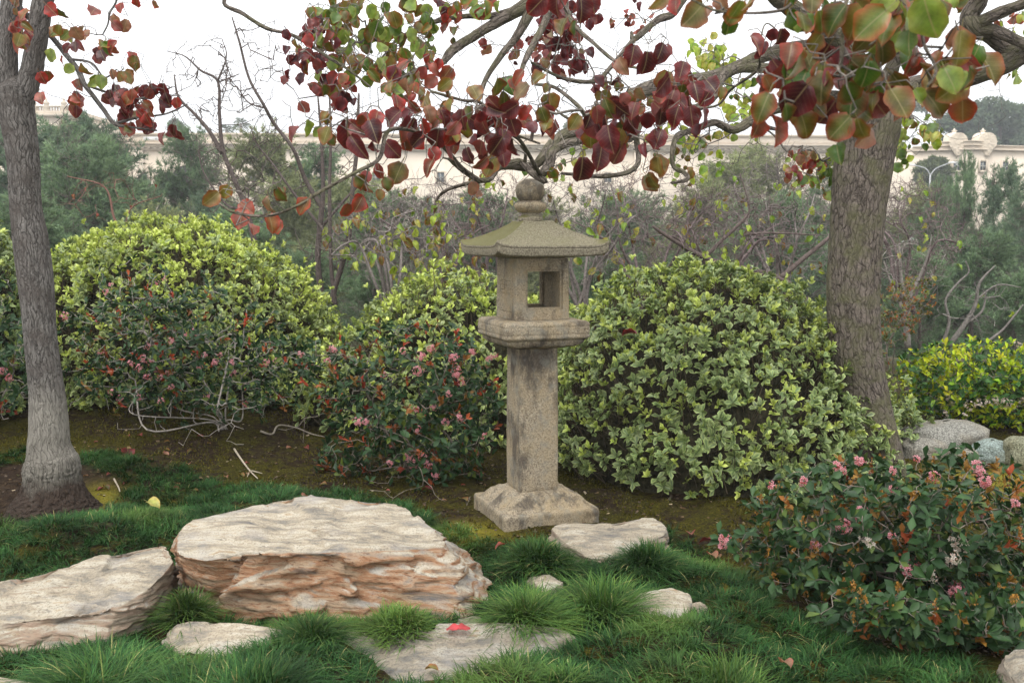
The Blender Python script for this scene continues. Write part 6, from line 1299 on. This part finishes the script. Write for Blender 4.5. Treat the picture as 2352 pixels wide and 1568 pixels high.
for px in (2205, 2270):
    x = cx_(px); yb = CD + abs(x - xa) * (.28 if x > xa else .45); th = np.linspace(0, 2 * np.pi, 20, endpoint=False); prof = [(cz(324), .82), (cz(316), .84), (cz(308), .74), (cz(303), .5), (cz(301.5), .2), (cz(300), .14), (cz(297), .26), (cz(295), .1), (cz(291), .02)]
    V = np.array([[[x + r_ * math.cos(t), yb + .8 + r_ * math.sin(t), z_] for t in th] for (z_, r_) in prof]).reshape(-1, 3); a = Acc(); a.add(V, ringfaces(len(prof), 20)); dm = a.build('dome', M['stucco'], cb)
    nu, nv = 26, 34; us = np.linspace(-1, 1, nu); vs = np.linspace(0, 1, nv); U_, V_ = np.meshgrid(us, vs)
    wv = .78 * np.where(V_ < .45, .25 + 1.25 * V_ / .75, np.where(V_ < .62, 1.0, np.sqrt(np.clip(1 - ((V_ - .6) / .42) ** 2, 0.02, 1)))); zz = cz(357) + (cz(304) - cz(357)) * V_; Q = np.stack([x + U_ * wv, yb - .12 - .12 * (1 - U_ ** 2) - .10 * np.abs(noise3(np.stack([U_ * 5, V_ * 9, U_ * 0 + px], -1))) * 2, zz], -1)
    a = Acc(); a.add(Q.reshape(-1, 3), ringfaces(nv, nu, False)); subpart(a, 'carved_shield', M['trimst'], dm)
# lower buildings and terraces seen between the trees
lo = thing('low_terrace_building', (W(690, 545, 62)[0], 62, -1), 'low pinkish striped terrace glimpsed behind the slender bare stems', 'building'); zx = lambda px: float(W(px, 545, 62)[0]); zy = lambda py: float(W(690, py, 62)[2])
Bx(lo, 'wall', 'stucco', [(zx(630), zx(790), 62, 66, -6, zy(546))]); Bx(lo, 'step', 'trimst', [(zx(640), zx(760), 61.6 - .3 * k, 61.95 - .3 * k, -6, zy(552 + 6 * k)) for k in range(5)])
# street lamp
lp = W(2138, 372, 70); sl_ = thing('street_lamp', (lp[0], 70, -.3), 'double-armed pale street lamp left of the corner building', 'street lamp')
a = Acc(); tube(a, np.array([[lp[0], 70, -.3], [lp[0], 70, lp[2] - .9]]), np.array([.10, .06]), 8, col=(.5, .5, .5)); a.build('pole', M['metal'], sl_)
for s, ex in ((-1, -1.15), (1, 1.3)):
    a = Acc(); p0 = np.array([lp[0], 70, lp[2] - .9]); P = catmull(np.array([p0, p0 + [ex * .3, 0, .45], p0 + [ex, 0, .75 + .08 * s]]), 6); tube(a, P, np.full(len(P), .035), 6); o = a.build('arm', M['metal'], sl_)
    a = Acc(); e = P[-1]; bxr(a, e[0] - .05 if s > 0 else e[0] - .55, e[0] + .55 if s > 0 else e[0] + .05, 69.88, 70.12, e[2] - .03, e[2] + .07); subpart(a, 'lamp_head', M['white'], o, False)
# parked cars (far, behind the trees)
def car(px, py, d, mat, label, rz=0):
    c = W(px, py, d); root = thing('parked_car', (c[0], d, float(c[2]) - .7), label, 'car', 'cars parked beyond the valley'); L = np.array(root.location)
    prof = [(-2.1, .35), (-2.15, .75), (-1.9, .95), (-1.2, 1.0), (-.75, 1.42), (.65, 1.45), (1.35, 1.0), (2.05, .88), (2.15, .55), (2.1, .32)]; V = np.array([[x, s * .85, z] for s in (-1, 1) for (x, z) in prof]); n = len(prof)
    F = [np.array([[k, k + 1, n + k + 1, n + k] for k in range(n - 1)] + [[n - 1, 0, n, 2 * n - 1]]), np.array([list(range(n))[::-1]]), np.array([[n + k for k in range(n)]])]
    a = Acc(); a.add(V + L, F); a.build('body', M[mat], root, smooth=False)
    a = Acc(); Vw = np.array([[x, s * .856, z] for s in (-1, 1) for (x, z) in [(-1.05, 1.02), (-.7, 1.36), (.6, 1.38), (1.15, 1.02)]]) + L; a.add(Vw, np.array([[0, 1, 2, 3], [7, 6, 5, 4]])); a.build('window', M['glass'], root, smooth=False)
    for x in (-1.35, 1.35):
        for s in (-.86, .86):
            th = np.linspace(0, 2 * np.pi, 14, endpoint=False); V = np.array([[x + .33 * math.cos(t), s + o_, .33 + .33 * math.sin(t)] for o_ in (-.1, .1) for t in th]); V = np.concatenate([V, [[x, s - .1, .33], [x, s + .1, .33]]]) + L
            j = np.arange(14); a = Acc(); a.add(V, [ringfaces(2, 14), np.stack([j, (j + 1) % 14, np.full(14, 28)], -1), np.stack([14 + (j + 1) % 14, 14 + j, np.full(14, 29)], -1)]); a.build('wheel', M['tyre'], root)
car(2215, 562, 66, 'carw', 'white car glimpsed between evergreens at the right'); car(2275, 564, 67, 'carr', 'red car glimpsed between evergreens at the right'); car(2330, 563, 66, 'carw', 'white car nearest the right edge beyond the evergreens'); car(2130, 560, 68, 'carw', 'white car just right of the right trunk, far off'); car(682, 510, 64, 'carb', 'small blue car far behind the orange leaves')

# ================================================================== FALLEN LEAVES AND STICKS
def ground_leaf(px, py, L, pal, c, label, s=1, lift=.012, yaw=None, z=None):
    P = GT(px, py) if z is None else G(px, py, z); yaw = NR.uniform(0, 6.28) if yaw is None else yaw
    o = bpy.data.objects.new('fallen_leaf', leafmesh(pal, c, s)); S.collection.objects.link(o); o.location = (P[0], P[1], P[2] + lift); o.scale = (L, L, L); o.rotation_euler = (NR.uniform(-.35, .35), NR.uniform(-.3, .3), yaw); tag(o, label, 'leaf')
# folded red leaf on the stepping stone : two lobes
pl = G(1052, 1452, .055); a = Acc()
for s in (-1, 1):
    V, F, E = leaf_big(5, .9, .1, .3, .05); Vl = V * .05; ang = s * 1.05; c_, s_ = math.cos(ang), math.sin(ang); R3 = np.array([[c_, s_, 0], [-s_, c_, 0], [0, 0, 1]]); Vl = Vl @ R3; Vl[:, 2] += .004 + .25 * np.abs(Vl[:, 1]) - .12 * np.abs(Vl[:, 0]); a.add(Vl + pl + np.array([0, .004, .006]), F, np.array([.42, .045, .05]))
tag(a.build('fallen_leaf', M['pear'], loc=tuple(pl)), 'folded bright red leaf on the grey stepping stone', 'leaf')
ground_leaf(332, 1186, .085, 'Y', 3, 'pale yellow crumpled leaf lying on the grass left of the largest boulder', 1, .09)
ground_leaf(293, 1035, .10, 'M', 0, 'dark red leaf lying on the moss beyond the left grass edge', 0, .03)
ground_leaf(965, 1134, .07, 'M', 2, 'small red leaf on the dark moss left of the lantern base', 1, .02); ground_leaf(1645, 1268, .07, 'M', 2, 'red leaf standing in the litter by the nearest flowering shrub', 3, .05); ground_leaf(1628, 1285, .07, 'P', 1, 'tan curled leaf in the litter by the nearest flowering shrub', 1, .03); ground_leaf(1652, 1292, .06, 'P', 2, 'brown flat leaf lowest in the litter by the nearest flowering shrub', 2, .02)
ground_leaf(1588, 1245, .06, 'P', 0, 'pink brown leaf at the end of the tan oblong stone', 1, .04); ground_leaf(1790, 1575, .06, 'P', 1, 'tan leaf stuck in grass at the bottom right', 1, .09); ground_leaf(1165, 1280, .05, 'R', 3, 'small orange brown leaf in grass between boulder and lantern', 1, .07); ground_leaf(690, 1136, .04, 'P', 1, 'tiny tan leaf on the top edge of the largest boulder', 1, .0, z=.31)
ground_leaf(970, 1560, .05, 'O', 1, 'orange leaf tip at the bottom edge of the stepping stone', 1, .04); ground_leaf(2250, 1082, .08, 'M', 2, 'red leaf among the boulders at the right', 1, .03); ground_leaf(2290, 1088, .09, 'M', 0, 'dark red leaf below the brownish green boulder', 1, .03); ground_leaf(2165, 1048, .08, 'P', 2, 'pinkish leaf between the wide and the small boulders', 1, .03); ground_leaf(1470, 765, .08, 'M', 0, 'single red leaf caught on the right hedge dome, upper left', 1, .0, z=1.05)
GLF = 'small brown leaves littering the moss'
for k in range(60):
    px = NR.uniform(180, 1080); py = NR.uniform(1000, 1130) + (px - 400) * .06; ground_leaf(px, min(py, 1165), NR.uniform(.025, .05), 'PPO'[k % 3], int(NR.integers(4)), 'small brown leaf lying on the dark moss', 1, .006)
    S.objects[-1]['group'] = GLF
def stick(pts, r, label, col=(.42, .36, .28)):
    P = np.array([GT(x, y) + np.array([0, 0, h]) for (x, y, h) in pts[0]]); P = catmull(P, 5); a = Acc(); tube(a, P, np.linspace(r, r * .5, len(P)), 6, col=col)
    for br in pts[1:]: Q = catmull(np.array([GT(x, y) + np.array([0, 0, h]) for (x, y, h) in br]), 5); tube(a, Q, np.linspace(r * .7, r * .3, len(Q)), 5, col=col)
    o = a.build('fallen_stick', M['twig'], loc=tuple(P[0])); tag(o, label, 'stick')
stick([[(538, 1037, .02), (556, 1062, .015), (575, 1085, .01), (592, 1102, .01)], [(575, 1083, .01), (568, 1098, .01)], [(578, 1084, .01), (602, 1090, .01)]], .007, 'forked pale stick lying on the moss')
stick([[(598, 996, .02), (625, 1000, .01), (640, 986, .03), (680, 988, .02), (715, 1002, .02), (745, 1006, .01)]], .008, 'curved pale stick on the moss near the lantern side shrub', (.30, .26, .21)); stick([[(262, 1110, .03), (272, 1125, .02), (276, 1140, .03)]], .006, 'short tan stick beside the left trunk mound')

# small debris on the bare ground
n = 9000; px = NR.uniform(-100, 2400, n); py = NR.uniform(905, 1500, n)
P = np.array([G(x, y, 0) for x, y in zip(px, py)]); P[:, 2] = terr(P[:, 0], P[:, 1]); pr = proj(P); ok = ~inpoly(pr, GRASS_PX) | inpoly(pr, SOIL_PX)
for f in FOOT: ok &= ~inpoly(P[:, :2], f)
P = P[ok]; n = len(P); P[:, 2] += .004; R_ = frames(np.stack([NR.normal(size=n), NR.normal(size=n), NR.normal(size=n) * .25], -1), np.array([0, 0, 1.]) + NR.normal(size=(n, 3)) * .5)
k = NR.random((n, 1)); cc = np.where(k < .5, np.array([[.07, .045, .025]]), np.where(k < .75, np.array([[.16, .10, .055]]), np.where(k < .93, np.array([[.05, .055, .012]]), np.array([[.38, .30, .20]])))); 
a = Acc(); place(a, (np.array([[-.3, 0, 0], [.3, .1, .05], [.25, .9, .0], [-.2, 1, .12]]), [np.array([[0, 1, 2, 3]])], np.zeros(4)), P, R_, NR.uniform(.008, .026, n), cc, cc)
tag(a.build('leaf_litter', M['pear']), 'fine bark chips and leaf crumbs scattered over the bare mossy soil', 'litter', kind='stuff')
# moss cushions: short dense fibres on the mossy soil
n = 90000; gx = NR.uniform(-3.6, 4.0, n); gy = NR.uniform(4.2, 8.2, n); P = np.stack([gx, gy, terr(gx, gy)], -1); m = (fbm(P * 2.6 + 4, 3) + .5 * fbm(P * 14, 2)) > -.02
pr = proj(P); ok = m & (~inpoly(pr, GRASS_PX)) & ~inpoly(pr, SOIL_PX)
for f in FOOT: ok &= ~inpoly(P[:, :2], f)
P = P[ok]; n = len(P); k = NR.random((n, 1)); cc = np.array([.030, .030, .004]) * (1 - k) + np.array([.12, .105, .014]) * k
R_ = frames(np.array([0, 0, 1.]) + NR.normal(size=(n, 3)) * .5, NR.normal(size=(n, 3))); a = Acc(); place(a, (np.array([[-.25, 0, 0], [.25, 0, 0], [0, 1, 0]]), [np.array([[0, 1, 2]])], np.zeros(3)), P, R_, NR.uniform(.010, .022, n), cc, cc)
tag(a.build('moss', M['grass']), 'dark olive moss growing over the soil behind the grass', 'moss', kind='stuff')

# ================================================================== AIR
hz = Acc(); V, F = boxv(-905, 905, -8, 1510, -9, 60); hz.add(V, F); me = hz.mesh('haze', None, smooth=False)
t = NT('valley_haze'); pv = t.n('VolumePrincipled'); pv.inputs['Color'].default_value = (.92, .96, 1, 1); pv.inputs['Density'].default_value = HAZE; pv.inputs['Anisotropy'].default_value = .2
t.t.links.new(pv.outputs[0], t.out.inputs['Volume']); me.materials.append(t.m)
o = bpy.data.objects.new('haze', me); S.collection.objects.link(o); tag(o, kind='stuff')
